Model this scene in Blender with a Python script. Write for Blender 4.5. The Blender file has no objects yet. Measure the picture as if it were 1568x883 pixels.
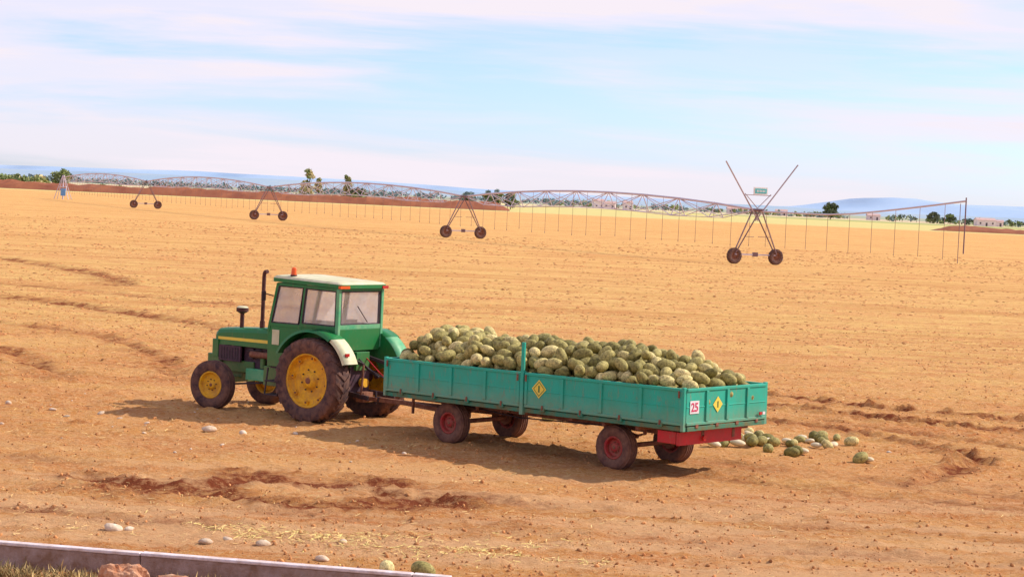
import bpy, math, random
import numpy as np
from mathutils import Vector, Matrix, Euler, Quaternion
random.seed(7); np.random.seed(7)
scene = bpy.context.scene
COL = scene.collection

# ------------------------------------------------------------------ materials
def nn(nt, t, **kw):
    n = nt.nodes.new(t)
    for k, v in kw.items():
        setattr(n, k, v)
    return n

def pmat(name, col, col2=None, rough=0.6, scale=3.0, amt=0.5, metal=0.0, bump=0.0, bscale=40, island=0.0, spec=0.4, detail=8, dust=None, wear=None):
    m = bpy.data.materials.new(name); m.use_nodes = True
    nt = m.node_tree; b = nt.nodes['Principled BSDF']
    b.inputs['Roughness'].default_value = rough
    b.inputs['Metallic'].default_value = metal
    b.inputs['Specular IOR Level'].default_value = spec
    tc = nn(nt, 'ShaderNodeTexCoord')
    no = nn(nt, 'ShaderNodeTexNoise'); no.inputs['Scale'].default_value = scale; no.inputs['Detail'].default_value = detail
    no.inputs['Roughness'].default_value = 0.65
    nt.links.new(tc.outputs['Object'], no.inputs['Vector'])
    if col2 is None:
        col2 = tuple(c*0.6 for c in col[:3])+(1,)
    ra = nn(nt, 'ShaderNodeValToRGB')
    ra.color_ramp.elements[0].position = max(0, 0.5-0.25/max(amt, .01)*.5)
    ra.color_ramp.elements[1].position = min(1, 0.5+0.25/max(amt, .01)*.5)
    ra.color_ramp.elements[0].color = col; ra.color_ramp.elements[1].color = col2
    nt.links.new(no.outputs['Fac'], ra.inputs['Fac'])
    out = ra.outputs['Color']
    if wear:      # small chips and vertical rust runs
        mpw = nn(nt, 'ShaderNodeMapping'); mpw.inputs['Scale'].default_value = (14, 14, 3.5); nt.links.new(tc.outputs['Object'], mpw.inputs['Vector'])
        nw_ = nn(nt, 'ShaderNodeTexNoise'); nw_.inputs['Scale'].default_value = 1.0; nw_.inputs['Detail'].default_value = 8; nw_.inputs['Roughness'].default_value = .75
        nt.links.new(mpw.outputs['Vector'], nw_.inputs['Vector'])
        mw = nn(nt, 'ShaderNodeMapRange'); mw.inputs['From Min'].default_value = .56; mw.inputs['From Max'].default_value = .68; mw.inputs['To Max'].default_value = wear
        nt.links.new(nw_.outputs['Fac'], mw.inputs['Value'])
        mxw = nn(nt, 'ShaderNodeMix', data_type='RGBA'); nt.links.new(mw.outputs['Result'], mxw.inputs[0]); nt.links.new(out, mxw.inputs[6]); mxw.inputs[7].default_value = (.24, .15, .09, 1)
        out = mxw.outputs[2]
    if dust:      # (z_low, z_high, amount): reddish dust thrown up on lower parts
        sp = nn(nt, 'ShaderNodeSeparateXYZ'); g0 = nn(nt, 'ShaderNodeNewGeometry'); nt.links.new(g0.outputs['Position'], sp.inputs[0])
        mz = nn(nt, 'ShaderNodeMapRange'); mz.inputs['From Min'].default_value = dust[1]; mz.inputs['From Max'].default_value = dust[0]
        nt.links.new(sp.outputs['Z'], mz.inputs['Value'])
        n3 = nn(nt, 'ShaderNodeTexNoise'); n3.inputs['Scale'].default_value = 12; n3.inputs['Detail'].default_value = 6; nt.links.new(tc.outputs['Object'], n3.inputs['Vector'])
        mm = nn(nt, 'ShaderNodeMath', operation='MULTIPLY'); nt.links.new(mz.outputs['Result'], mm.inputs[0]); nt.links.new(n3.outputs['Fac'], mm.inputs[1])
        m3 = nn(nt, 'ShaderNodeMath', operation='MULTIPLY'); m3.use_clamp = True; nt.links.new(mm.outputs[0], m3.inputs[0]); m3.inputs[1].default_value = dust[2]*2
        mx = nn(nt, 'ShaderNodeMix', data_type='RGBA'); nt.links.new(m3.outputs[0], mx.inputs[0]); nt.links.new(out, mx.inputs[6]); mx.inputs[7].default_value = (.38, .19, .09, 1)
        out = mx.outputs[2]
    if island > 0:
        g = nn(nt, 'ShaderNodeNewGeometry')
        mr = nn(nt, 'ShaderNodeMapRange'); mr.inputs['To Min'].default_value = 1-island; mr.inputs['To Max'].default_value = 1+island
        nt.links.new(g.outputs['Random Per Island'], mr.inputs['Value'])
        vm = nn(nt, 'ShaderNodeVectorMath', operation='SCALE')
        nt.links.new(out, vm.inputs[0]); nt.links.new(mr.outputs['Result'], vm.inputs['Scale'])
        out = vm.outputs['Vector']
    nt.links.new(out, b.inputs['Base Color'])
    if bump > 0:
        n2 = nn(nt, 'ShaderNodeTexNoise'); n2.inputs['Scale'].default_value = bscale; n2.inputs['Detail'].default_value = 5
        nt.links.new(tc.outputs['Object'], n2.inputs['Vector'])
        bu = nn(nt, 'ShaderNodeBump'); bu.inputs['Strength'].default_value = bump; bu.inputs['Distance'].default_value = 0.02
        nt.links.new(n2.outputs['Fac'], bu.inputs['Height']); nt.links.new(bu.outputs['Normal'], b.inputs['Normal'])
    return m

M = {}
M['teal'] = pmat('teal_paint', (0.008, 0.42, 0.29, 1), (0.035, 0.33, 0.21, 1), 0.55, 2.5, 0.6, dust=(.85, 1.25, .4), wear=.7)
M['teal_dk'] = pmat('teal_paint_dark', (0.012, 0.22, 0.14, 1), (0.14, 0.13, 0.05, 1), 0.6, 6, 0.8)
M['rust'] = pmat('rusty_chassis', (0.16, 0.05, 0.03, 1), (0.30, 0.13, 0.07, 1), 0.85, 9, 0.9)
M['red'] = pmat('red_paint', (0.58, 0.010, 0.015, 1), (0.40, 0.03, 0.025, 1), 0.55, 5, 0.7, wear=.5)
M['tyre'] = pmat('dusty_rubber', (0.05, 0.025, 0.028, 1), (0.20, 0.095, 0.06, 1), 0.9, 6, 0.8, bump=0.3)
M['tyre2'] = pmat('dusty_trailer_rubber', (0.11, 0.045, 0.035, 1), (0.24, 0.115, 0.07, 1), 0.9, 7, 0.8, bump=0.3)
M['redrim'] = pmat('dusty_red_rim', (0.42, 0.02, 0.025, 1), (0.30, 0.09, 0.05, 1), 0.65, 9, 0.9)
M['yellow'] = pmat('yellow_rim', (0.85, 0.45, 0.008, 1), (0.55, 0.25, 0.02, 1), 0.6, 7, 0.8, wear=.5)
M['green'] = pmat('green_paint', (0.004, 0.18, 0.045, 1), (0.022, 0.16, 0.035, 1), 0.38, 4, 0.7, dust=(.4, 1.6, .35), wear=.3)
M['green_l'] = pmat('faded_sunlit_green', (0.04, 0.34, 0.15, 1), (0.20, 0.42, 0.20, 1), 0.5, 5, 0.7)  # faded green, also carries the sunlit tone painted on the far fender
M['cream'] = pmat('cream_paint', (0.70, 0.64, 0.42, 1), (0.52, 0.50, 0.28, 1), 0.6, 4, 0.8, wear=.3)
M['black'] = pmat('black_metal', (0.02, 0.013, 0.018, 1), (0.07, 0.035, 0.04, 1), 0.6, 8, 0.8)
M['engine'] = pmat('oily_engine', (0.035, 0.016, 0.028, 1), (0.09, 0.035, 0.05, 1), 0.6, 9, 0.8)
M['exh'] = pmat('rusty_exhaust', (0.05, 0.016, 0.016, 1), (0.12, 0.04, 0.03, 1), 0.8, 9, 0.8)
M['stripe'] = pmat('yellow_stripe', (0.88, 0.66, 0.05, 1), (0.75, 0.55, 0.1, 1), 0.5, 6, 0.6)
M['white'] = pmat('white_plate', (0.8, 0.78, 0.76, 1), (0.65, 0.6, 0.58, 1), 0.6, 10, 0.6)
M['pink'] = pmat('red_numbers', (0.6, 0.03, 0.12, 1), (0.5, 0.05, 0.1, 1), 0.6, 10, 0.6)
M['orange'] = pmat('orange_lens', (0.9, 0.13, 0.01, 1), (0.7, 0.08, 0.01, 1), 0.3, 10, 0.6)
M['redlens'] = pmat('red_lens', (0.6, 0.02, 0.02, 1), (0.4, 0.02, 0.02, 1), 0.3, 10, 0.6)
M['galv'] = pmat('galvanised_pipe', (0.50, 0.42, 0.47, 1), (0.58, 0.51, 0.55, 1), 0.5, 1.0, 0.6)
M['galv_m'] = pmat('weathered_mast', (0.34, 0.24, 0.26, 1), (0.42, 0.33, 0.34, 1), 0.5, 1.0, 0.6)
M['galv_dk'] = pmat('tower_steel', (0.16, 0.085, 0.09, 1), (0.26, 0.16, 0.16, 1), 0.6, 1.0, 0.6)
M['hose'] = pmat('drop_hose', (0.24, 0.12, 0.09, 1), (0.32, 0.18, 0.13, 1), 0.7, 1.0, 0.6)
M['signteal'] = pmat('sign_teal', (0.05, 0.42, 0.42, 1), (0.1, 0.5, 0.5, 1), 0.5, 4, 0.5)
M['blue'] = pmat('blue_panel', (0.10, 0.30, 0.60, 1), (0.2, 0.4, 0.65, 1), 0.6, 2, 0.5)
M['concrete'] = pmat('grey_pink_concrete', (0.40, 0.28, 0.24, 1), (0.24, 0.13, 0.08, 1), 0.9, 5, 0.9, bump=0.5)
M['kerbtop'] = pmat('pale_kerb_top', (0.78, 0.68, 0.68, 1), (0.54, 0.40, 0.34, 1), 0.9, 7, 0.8, bump=0.3)  # cap coat, paler than the wall beneath
M['rock'] = pmat('red_rock', (0.42, 0.15, 0.06, 1), (0.60, 0.36, 0.22, 1), 0.95, 6, 0.8, bump=0.8, bscale=25)
M['paler'] = pmat('pale_stone', (0.70, 0.57, 0.42, 1), (0.50, 0.33, 0.20, 1), 0.95, 8, 0.7, bump=0.4, island=0.2)
M['clod'] = pmat('soil_clod', (0.60, 0.28, 0.10, 1), (0.42, 0.16, 0.05, 1), 0.95, 4, 0.8, island=0.35)
M['straw'] = pmat('straw', (0.80, 0.58, 0.24, 1), (0.66, 0.43, 0.16, 1), 0.9, 3, 0.6, island=0.25)
M['strawg'] = pmat('green_straw', (0.68, 0.58, 0.17, 1), (0.70, 0.50, 0.18, 1), 0.9, 3, 0.6, island=0.25)
M['weed'] = pmat('dry_weed', (0.34, 0.22, 0.09, 1), (0.17, 0.13, 0.045, 1), 0.9, 3, 0.6, island=0.35)
M['bark'] = pmat('bark', (0.16, 0.10, 0.06, 1), (0.24, 0.17, 0.10, 1), 0.95, 3, 0.6)
M['leaf'] = pmat('dark_foliage', (0.10, 0.12, 0.07, 1), (0.16, 0.17, 0.09, 1), 0.8, 0.5, 0.8, island=0.35)
M['leafy'] = pmat('yellow_foliage', (0.70, 0.57, 0.28, 1), (0.55, 0.48, 0.22, 1), 0.8, 0.5, 0.8, island=0.25)
M['leafg'] = pmat('green_foliage', (0.21, 0.27, 0.08, 1), (0.30, 0.31, 0.12, 1), 0.8, 0.2, 0.8, island=0.3)
M['leafh'] = pmat('haze_painted_foliage', (0.20, 0.28, 0.29, 1), (0.27, 0.31, 0.27, 1), 0.9, 0.02, 0.8, island=0.2)  # distance haze painted into the leaf colour
M['berm'] = pmat('red_earth_bank', (0.23, 0.065, 0.03, 1), (0.33, 0.11, 0.045, 1), 0.95, 0.12, 0.9, bump=0.5, bscale=1)
M['hill'] = pmat('haze_painted_hill', (0.33, 0.45, 0.61, 1), (0.40, 0.50, 0.64, 1), 1.0, 0.004, 0.7, spec=0)  # blue of the air put into the base colour, no volume
M['hill2'] = pmat('haze_painted_near_hill', (0.30, 0.41, 0.52, 1), (0.38, 0.44, 0.48, 1), 1.0, 0.006, 0.8, spec=0)  # same painted haze, slightly darker for the nearer range
M['wall_w'] = pmat('whitewashed_wall', (0.78, 0.68, 0.66, 1), (0.68, 0.56, 0.54, 1), 0.9, 0.4, 0.6)
M['roof_t'] = pmat('terracotta_roof', (0.52, 0.33, 0.28, 1), (0.58, 0.40, 0.36, 1), 0.9, 0.6, 0.7)
M['dark'] = pmat('dark_opening', (0.12, 0.10, 0.11, 1), None, 0.8, 1, 0.5)
M['seat'] = pmat('dark_seat', (0.04, 0.03, 0.03, 1), None, 0.8, 6, 0.5)

g = bpy.data.materials.new('dusty_cab_glass'); g.use_nodes = True
nt = g.node_tree; nt.nodes.clear()
o = nn(nt, 'ShaderNodeOutputMaterial'); tr = nn(nt, 'ShaderNodeBsdfTransparent'); tr.inputs[0].default_value = (0.95, 0.96, 0.96, 1)
gl = nn(nt, 'ShaderNodeBsdfGlossy'); gl.inputs['Roughness'].default_value = 0.05
df = nn(nt, 'ShaderNodeBsdfDiffuse'); df.inputs[0].default_value = (0.85, 0.81, 0.83, 1)
tl = nn(nt, 'ShaderNodeBsdfTranslucent'); tl.inputs[0].default_value = (0.85, 0.81, 0.83, 1)
ad = nn(nt, 'ShaderNodeMixShader'); ad.inputs[0].default_value = 0.7
m1 = nn(nt, 'ShaderNodeMixShader'); m1.inputs[0].default_value = 0.28
m2 = nn(nt, 'ShaderNodeMixShader')
tc = nn(nt, 'ShaderNodeTexCoord'); no = nn(nt, 'ShaderNodeTexNoise'); no.inputs['Scale'].default_value = 3
mr = nn(nt, 'ShaderNodeMapRange'); mr.inputs['From Min'].default_value = .3; mr.inputs['From Max'].default_value = .7
mr.inputs['To Min'].default_value = .25; mr.inputs['To Max'].default_value = .55
nt.links.new(tc.outputs['Object'], no.inputs['Vector']); nt.links.new(no.outputs['Fac'], mr.inputs['Value']); nt.links.new(mr.outputs['Result'], m2.inputs[0])
nt.links.new(df.outputs[0], ad.inputs[1]); nt.links.new(tl.outputs[0], ad.inputs[2])
nt.links.new(tr.outputs[0], m1.inputs[1]); nt.links.new(gl.outputs[0], m1.inputs[2])
nt.links.new(m1.outputs[0], m2.inputs[1]); nt.links.new(ad.outputs[0], m2.inputs[2]); nt.links.new(m2.outputs[0], o.inputs[0])
M['glass'] = g

def melon_mat(name, c1, c2, c3):
    m = bpy.data.materials.new(name); m.use_nodes = True
    nt = m.node_tree; b = nt.nodes['Principled BSDF']; b.inputs['Roughness'].default_value = 0.65
    b.inputs['Specular IOR Level'].default_value = 0.15
    tc = nn(nt, 'ShaderNodeTexCoord'); ge = nn(nt, 'ShaderNodeNewGeometry')
    r = nn(nt, 'ShaderNodeValToRGB'); e = r.color_ramp.elements
    e[0].color = c1; e[1].color = c3; e.new(0.3).color = tuple((a+b_)/2 for a, b_ in zip(c1, c2)); e.new(0.7).color = c2
    nt.links.new(ge.outputs['Random Per Island'], r.inputs['Fac'])
    n1 = nn(nt, 'ShaderNodeTexNoise'); n1.inputs['Scale'].default_value = 20; n1.inputs['Detail'].default_value = 7; n1.inputs['Roughness'].default_value = .85
    nt.links.new(tc.outputs['Object'], n1.inputs['Vector'])
    mr = nn(nt, 'ShaderNodeMapRange'); mr.inputs['From Min'].default_value = .40; mr.inputs['From Max'].default_value = .60; mr.inputs['To Min'].default_value = .45; mr.inputs['To Max'].default_value = 1.45
    nt.links.new(n1.outputs['Fac'], mr.inputs['Value'])
    vm = nn(nt, 'ShaderNodeVectorMath', operation='SCALE')
    nt.links.new(r.outputs['Color'], vm.inputs[0]); nt.links.new(mr.outputs['Result'], vm.inputs['Scale'])
    nt.links.new(vm.outputs['Vector'], b.inputs['Base Color'])
    return m
M['melon'] = melon_mat('melon_skin', (0.15, 0.125, 0.03, 1), (0.43, 0.355, 0.12, 1), (0.70, 0.56, 0.24, 1))
M['melon_split'] = pmat('split_melon_flesh', (0.75, 0.62, 0.42, 1), (0.6, 0.48, 0.26, 1), 0.7, 8, 0.6)

# ------------------------------------------------------------------ mesh builder
class MB:
    def __init__(s): s.v = []; s.f = []; s.m = []; s.sm = []; s.mats = []
    def mi(s, k):
        if k not in s.mats: s.mats.append(k)
        return s.mats.index(k)
    def add(s, vs, fs, k, smooth=False):
        n = len(s.v); s.v.extend([tuple(x) for x in vs]); i = s.mi(k)
        for f in fs:
            s.f.append([a+n for a in f]); s.m.append(i); s.sm.append(smooth)
    def box(s, c, d, k, rot=None):
        hx, hy, hz = d[0]/2, d[1]/2, d[2]/2
        vs = [Vector((x, y, z)) for x in (-hx, hx) for y in (-hy, hy) for z in (-hz, hz)]
        if rot is not None: vs = [rot @ v for v in vs]
        c = Vector(c); vs = [v+c for v in vs]
        s.add(vs, [(0, 1, 3, 2), (4, 6, 7, 5), (0, 4, 5, 1), (2, 3, 7, 6), (0, 2, 6, 4), (1, 5, 7, 3)], k)
    def bx(s, x0, x1, y0, y1, z0, z1, k):
        s.box(((x0+x1)/2, (y0+y1)/2, (z0+z1)/2), (abs(x1-x0), abs(y1-y0), abs(z1-z0)), k)
    def beam(s, p, q, w, h, k):
        p = Vector(p); q = Vector(q); d = q-p; L = d.length
        rot = d.to_track_quat('X', 'Z').to_matrix()
        s.box((p+q)/2, (L, w, h), k, rot)
    def cyl(s, p, q, r, k, r2=None, n=10, caps=True):
        p = Vector(p); q = Vector(q); d = (q-p); rot = d.to_track_quat('Z', 'Y').to_matrix(); r2 = r if r2 is None else r2
        vs = []
        for c, rr in ((p, r), (q, r2)):
            for i in range(n):
                a = 2*math.pi*i/n; vs.append(c+rot@Vector((rr*math.cos(a), rr*math.sin(a), 0)))
        s.add(vs, [(i, (i+1) % n, n+(i+1) % n, n+i) for i in range(n)], k, True)
        if caps:
            s.add(vs[:n], [tuple(range(n))[::-1]], k); s.add(vs[n:], [tuple(range(n))], k)
    def tube(s, pts, r, k, n=8):
        for a, b in zip(pts[:-1], pts[1:]): s.cyl(a, b, r, k, n=n)
    def lathe_y(s, prof, c, k, n=40, rot=None, closed=False):
        vs = []
        for i in range(n):
            a = 2*math.pi*i/n
            for (r, y) in prof:
                v = Vector((r*math.cos(a), y, r*math.sin(a)))
                if rot is not None: v = rot @ v
                vs.append(v+Vector(c))
        m = len(prof); fs = []
        for i in range(n):
            j = (i+1) % n
            for q in range(m-1): fs.append((i*m+q, i*m+q+1, j*m+q+1, j*m+q))
        s.add(vs, fs, k, True)
    def quad(s, a, b, c, d, k): s.add([a, b, c, d], [(0, 1, 2, 3)], k)
    def prism(s, poly, y0, y1, k):
        n = len(poly); vs = [(x, y0, z) for x, z in poly]+[(x, y1, z) for x, z in poly]
        s.add(vs, [tuple(range(n)), tuple(range(2*n-1, n-1, -1))]+[(i, n+i, n+(i+1) % n, (i+1) % n) for i in range(n)], k)
    def obj(s, name, parent=None, bevel=0):
        me = bpy.data.meshes.new(name); me.from_pydata(s.v, [], s.f)
        for k in s.mats: me.materials.append(M[k])
        me.polygons.foreach_set('material_index', s.m); me.polygons.foreach_set('use_smooth', s.sm); me.update()
        ob = bpy.data.objects.new(name, me); COL.objects.link(ob)
        if parent: ob.parent = parent
        if bevel:
            b = ob.modifiers.new('bevel', 'BEVEL'); b.width = bevel; b.segments = 2; b.limit_method = 'ANGLE'; b.angle_limit = math.radians(50)
        return ob

def empty(name, loc=(0, 0, 0), rz=0):
    e = bpy.data.objects.new(name, None); e.empty_display_size = 0.5; COL.objects.link(e)
    e.location = loc; e.rotation_euler = (0, 0, rz); return e

# ------------------------------------------------------------------ noise
def vnoise(x, y, seed=0):
    xi = np.floor(x).astype(np.int64); yi = np.floor(y).astype(np.int64); xf = x-xi; yf = y-yi
    def h(a, b):
        n = (a*374761393+b*668265263+seed*1442695041) & 0xffffffff
        n = ((n ^ (n >> 13))*1274126177) & 0xffffffff
        return ((n ^ (n >> 16)) & 0xffff)/65535.0
    u = xf*xf*(3-2*xf); v = yf*yf*(3-2*yf)
    return (h(xi, yi)*(1-u)+h(xi+1, yi)*u)*(1-v)+(h(xi, yi+1)*(1-u)+h(xi+1, yi+1)*u)*v
def fbm(x, y, o=4, seed=0):
    t = 0; a = .5; s = 0
    for i in range(o):
        t = t+a*vnoise(x, y, seed+i); s += a; x = x*2.03+7; y = y*2.03+3; a *= .5
    return t/s

# ------------------------------------------------------------------ ground
ruts = [  # polyline, width, depth, strength, minimum continuity
    ([(3.5, 52.0), (6.78, 49.7), (8.74, 47.8), (12.13, 46.4), (17, 45.0), (26, 43.5)], 0.27, 0.13, 2.0, .7),
    ([(3.4, 49.2), (6.55, 46.9), (9.0, 45.1), (11.5, 43.9), (16.5, 42.6), (25, 41)], 0.27, 0.13, 2.0, .7),
    ([(5.8, 44.0), (7.24, 42.5), (8.37, 40.5), (9.22, 38.9), (9.25, 38.0), (8.67, 37.1), (7.26, 34.6)], 0.22, 0.07, 1.1, .6),
    ([(7.0, 44.6), (8.6, 42.8), (10.2, 41.0), (11.5, 39.4), (13.5, 38)], 0.2, 0.05, 0.8, .5),
    ([(9.1, 39.2), (9.35, 38.4), (8.9, 37.5)], 0.22, 0.08, 1.9, .5),
    ([(-36, 114), (-28.7, 110.7), (-23.2, 102.4), (-19.1, 94.4), (-17.5, 88)], 0.5, 0.06, 1.7, .4),
    ([(-22, 78), (-15.3, 72.2), (-11.6, 67.3), (-9.7, 65.2), (-7, 60)], 0.45, 0.06, 1.6, .4),
    ([(-26, 66), (-18, 64), (-12, 59), (-9, 52), (-8, 47)], 0.3, 0.045, 1.0, .3),
    ([(-28, 60), (-19, 58), (-13.5, 53), (-10.5, 46.5)], 0.3, 0.045, 1.0, .3),
    ([(-30, 88), (-20, 84), (-12, 78), (-4, 76)], 0.35, 0.04, 0.9, .3),
    ([(-6.5, 31.0), (-5.6, 30.45), (-4.8, 30.4), (-4.2, 30.9), (-3.9, 31.3)], 0.27, 0.09, 2.4, .6),
    ([(-6.2, 30.2), (-5.0, 29.9), (-4.2, 29.9), (-3.57, 29.35), (-2.7, 29.1), (-1.82, 29.3), (-1.2, 30.2)], 0.28, 0.06, 2.0, .5),
    ([(-4.1, 31.9), (-3.3, 31.5), (-2.2, 31.6), (-1.2, 31.3), (-.4, 30.6)], 0.36, 0.05, 1.6, .4),
    ([(-1.9, 30.6), (-1.3, 30.1), (-.9, 29.6)], 0.27, 0.05, 1.8, .4),
    ([(-14, 33.5), (-8, 32.8), (-3, 31.0), (3, 29.4), (12, 28.5)], 0.3, 0.03, 0.4, .15),
    ([(-14, 30.6), (-8, 30.0), (-3, 28.3), (3, 27.2), (12, 26.4)], 0.3, 0.03, 0.4, .15),
    ([(-12, 27.9), (-6.3, 27.6), (-4, 27.1)], 0.2, 0.04, 1.5, .4),
    ([(4, 36.2), (7, 34.2), (12, 32.5), (18, 31.5)], 0.3, 0.03, 0.5, .15),
    ([(3, 34.6), (7, 32.4), (12, 30.8), (18, 30)], 0.3, 0.03, 0.5, .15),
]
def rutfield(X, Y):
    z = np.zeros_like(X); a = np.zeros_like(X)
    for pl, w, dep, st, mn in ruts:
        px = [p[0] for p in pl]; py = [p[1] for p in pl]; pad = 2.5
        msk = (X > min(px)-pad) & (X < max(px)+pad) & (Y > min(py)-pad) & (Y < max(py)+pad)
        if not msk.any(): continue
        x = X[msk]; y = Y[msk]
        jx = (fbm(x*.8, y*.8, 4, 11)-.5)*.6; jy = (fbm(x*.8, y*.8, 4, 21)-.5)*.6
        d = np.full(x.shape, 1e9)
        for (x0, y0), (x1, y1) in zip(pl[:-1], pl[1:]):
            dx, dy = x1-x0, y1-y0; t = np.clip(((x+jx-x0)*dx+(y+jy-y0)*dy)/(dx*dx+dy*dy), 0, 1)
            d = np.minimum(d, np.hypot(x+jx-x0-t*dx, y+jy-y0-t*dy))
        n = .45+1.1*fbm(x*2.2, y*2.2, 3, 5)
        cl = np.clip((fbm(x*6, y*6, 3, 55)-.3)*2.6, 0, 1.4)
        br = np.clip((fbm(x*.9, y*.9, 3, 75)-.34)*5, mn, 1)
        z[msk] += n*(-dep*np.exp(-(d/w)**2)+.8*dep*np.exp(-((d-w*1.7)/(w*.8))**2)*cl)
        a[msk] = np.maximum(a[msk], st*br*np.clip(n*np.exp(-(d/(w*1.5))**2)*(.35+.85*cl), 0, 1.2))
    return z, a
def hground(X, Y):
    near = np.clip((130-Y)/60, 0, 1)
    lump = np.clip(fbm(X*4.5, Y*4.5, 3, 82)-.55, 0, 1)*.22
    z = (fbm(X*.35, Y*.35, 4, 1)-.5)*.045*near + (fbm(X*3.3, Y*3.3, 4, 2)-.5)*.06*near + lump*near
    rz, a = rutfield(X, Y)
    return z+rz, np.minimum(a, 1.15)

xs = list(np.arange(-30, 30.01, .11)); s = .12; x = 30.0
ext = []
while x < 9500:
    s *= 1.13; x += s; ext.append(x)
xs = np.array([-e for e in ext[::-1]]+xs+ext)
ys = list(np.arange(21, 52.01, .08)); y = 52.0; s = .085
while y < 9800:
    s *= 1.02; y += s; ys.append(y)
ys = np.array([-300, -100, -30, 0, 10, 16, 19, 20.5]+ys)
XX, YY = np.meshgrid(xs, ys)
Z, A = hground(XX, YY)
def gz(x, y):
    i = int(np.clip(np.searchsorted(xs, x), 1, len(xs)-1)); j = int(np.clip(np.searchsorted(ys, y), 1, len(ys)-1))
    u = (x-xs[i-1])/(xs[i]-xs[i-1]); v = (y-ys[j-1])/(ys[j]-ys[j-1])
    return float((Z[j-1, i-1]*(1-u)+Z[j-1, i]*u)*(1-v)+(Z[j, i-1]*(1-u)+Z[j, i]*u)*v)
nx, ny = len(xs), len(ys)
co = np.stack([XX, YY, Z], -1).reshape(-1, 3).astype(np.float32)
idx = np.arange(nx*ny).reshape(ny, nx)
fa = np.stack([idx[:-1, :-1], idx[:-1, 1:], idx[1:, 1:], idx[1:, :-1]], -1).reshape(-1, 4).astype(np.int32)
me = bpy.data.meshes.new('field_ground')
me.vertices.add(len(co)); me.vertices.foreach_set('co', co.ravel())
me.loops.add(fa.size); me.loops.foreach_set('vertex_index', fa.ravel())
me.polygons.add(len(fa)); me.polygons.foreach_set('loop_start', np.arange(0, fa.size, 4, dtype=np.int32))
me.polygons.foreach_set('use_smooth', np.ones(len(fa), dtype=bool))
me.update(calc_edges=True)
at = me.attributes.new('rut', 'FLOAT', 'POINT'); at.data.foreach_set('value', A.ravel().astype(np.float32))
gnd = bpy.data.objects.new('field_ground', me); COL.objects.link(gnd)

gm = bpy.data.materials.new('ploughed_field_soil'); gm.use_nodes = True; nt = gm.node_tree
b = nt.nodes['Principled BSDF']; b.inputs['Roughness'].default_value = 0.95; b.inputs['Specular IOR Level'].default_value = 0.05
ge = nn(nt, 'ShaderNodeNewGeometry')
def noise(scale, vec=None, detail=6, rough=.6, mapscale=None, rot=0):
    n = nn(nt, 'ShaderNodeTexNoise'); n.inputs['Scale'].default_value = scale; n.inputs['Detail'].default_value = detail; n.inputs['Roughness'].default_value = rough
    src = ge.outputs['Position']
    if mapscale:
        mp = nn(nt, 'ShaderNodeMapping'); mp.inputs['Scale'].default_value = mapscale; mp.inputs['Rotation'].default_value = (0, 0, rot)
        nt.links.new(src, mp.inputs['Vector']); src = mp.outputs['Vector']
    nt.links.new(src, n.inputs['Vector']); return n.outputs['Fac']
def ramp(fac, lo, hi):
    m = nn(nt, 'ShaderNodeMapRange'); m.inputs['From Min'].default_value = lo; m.inputs['From Max'].default_value = hi
    m.interpolation_type = 'SMOOTHSTEP'
    nt.links.new(fac, m.inputs['Value']); return m.outputs['Result']
def mixc(f, a, b_):
    m = nn(nt, 'ShaderNodeMix', data_type='RGBA')
    if isinstance(f, float): m.inputs[0].default_value = f
    else: nt.links.new(f, m.inputs[0])
    for i, v in ((6, a), (7, b_)):
        if isinstance(v, tuple): m.inputs[i].default_value = v
        else: nt.links.new(v, m.inputs[i])
    return m.outputs[2]
def math_(op, a, b_):
    m = nn(nt, 'ShaderNodeMath', operation=op)
    for i, v in ((0, a), (1, b_)):
        if isinstance(v, (float, int)): m.inputs[i].default_value = v
        else: nt.links.new(v, m.inputs[i])
    return m.outputs[0]
sep = nn(nt, 'ShaderNodeSeparateXYZ'); nt.links.new(ge.outputs['Position'], sep.inputs[0])
PX, PY = sep.outputs['X'], sep.outputs['Y']
soil = (0.64, 0.27, 0.088, 1); soil_r = (0.54, 0.19, 0.055, 1); straw = (0.76, 0.50, 0.15, 1); pale = (0.78, 0.49, 0.24, 1)
c = mixc(ramp(noise(.12, mapscale=(1, 2.2, 1)), .4, .62), soil, soil_r)
row = ramp(noise(1.0, mapscale=(.05, .55, 1), detail=7, rot=.05), .42, .60)
patch = ramp(noise(1.0, mapscale=(.45, 1.6, 1), detail=9, rough=.78, rot=.05), .43, .57)
fine = ramp(noise(9.0, detail=6, rough=.8), .44, .58)
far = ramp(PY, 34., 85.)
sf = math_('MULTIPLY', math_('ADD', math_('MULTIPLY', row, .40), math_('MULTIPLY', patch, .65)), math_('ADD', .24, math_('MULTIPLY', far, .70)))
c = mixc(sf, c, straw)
c = mixc(math_('MULTIPLY', fine, .45), c, pale)
dk = ramp(noise(2.2, detail=10, rough=.85, mapscale=(.6, 1.2, 1)), .53, .62)
c = mixc(math_('MULTIPLY', dk, .52), c, (0.34, 0.115, 0.035, 1))
speck = ramp(noise(22.0, detail=4, rough=.8), .59, .69)
c = mixc(math_('MULTIPLY', speck, .6), c, (0.86, 0.66, 0.40, 1))
dr = ramp(noise(1.0, mapscale=(.025, .16, 1), detail=7, rough=.75, rot=.06), .50, .60)
c = mixc(math_('MULTIPLY', math_('MULTIPLY', dr, far), .42), c, (0.54, 0.25, 0.075, 1))
road = math_('MULTIPLY', ramp(noise(1.0, mapscale=(.12, .8, 1), detail=6), .44, .58), math_('SUBTRACT', 1.0, ramp(PY, 28., 38.)))
c = mixc(math_('MULTIPLY', road, .6), c, (0.77, 0.46, 0.235, 1))
at = nn(nt, 'ShaderNodeAttribute', attribute_name='rut')
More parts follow.
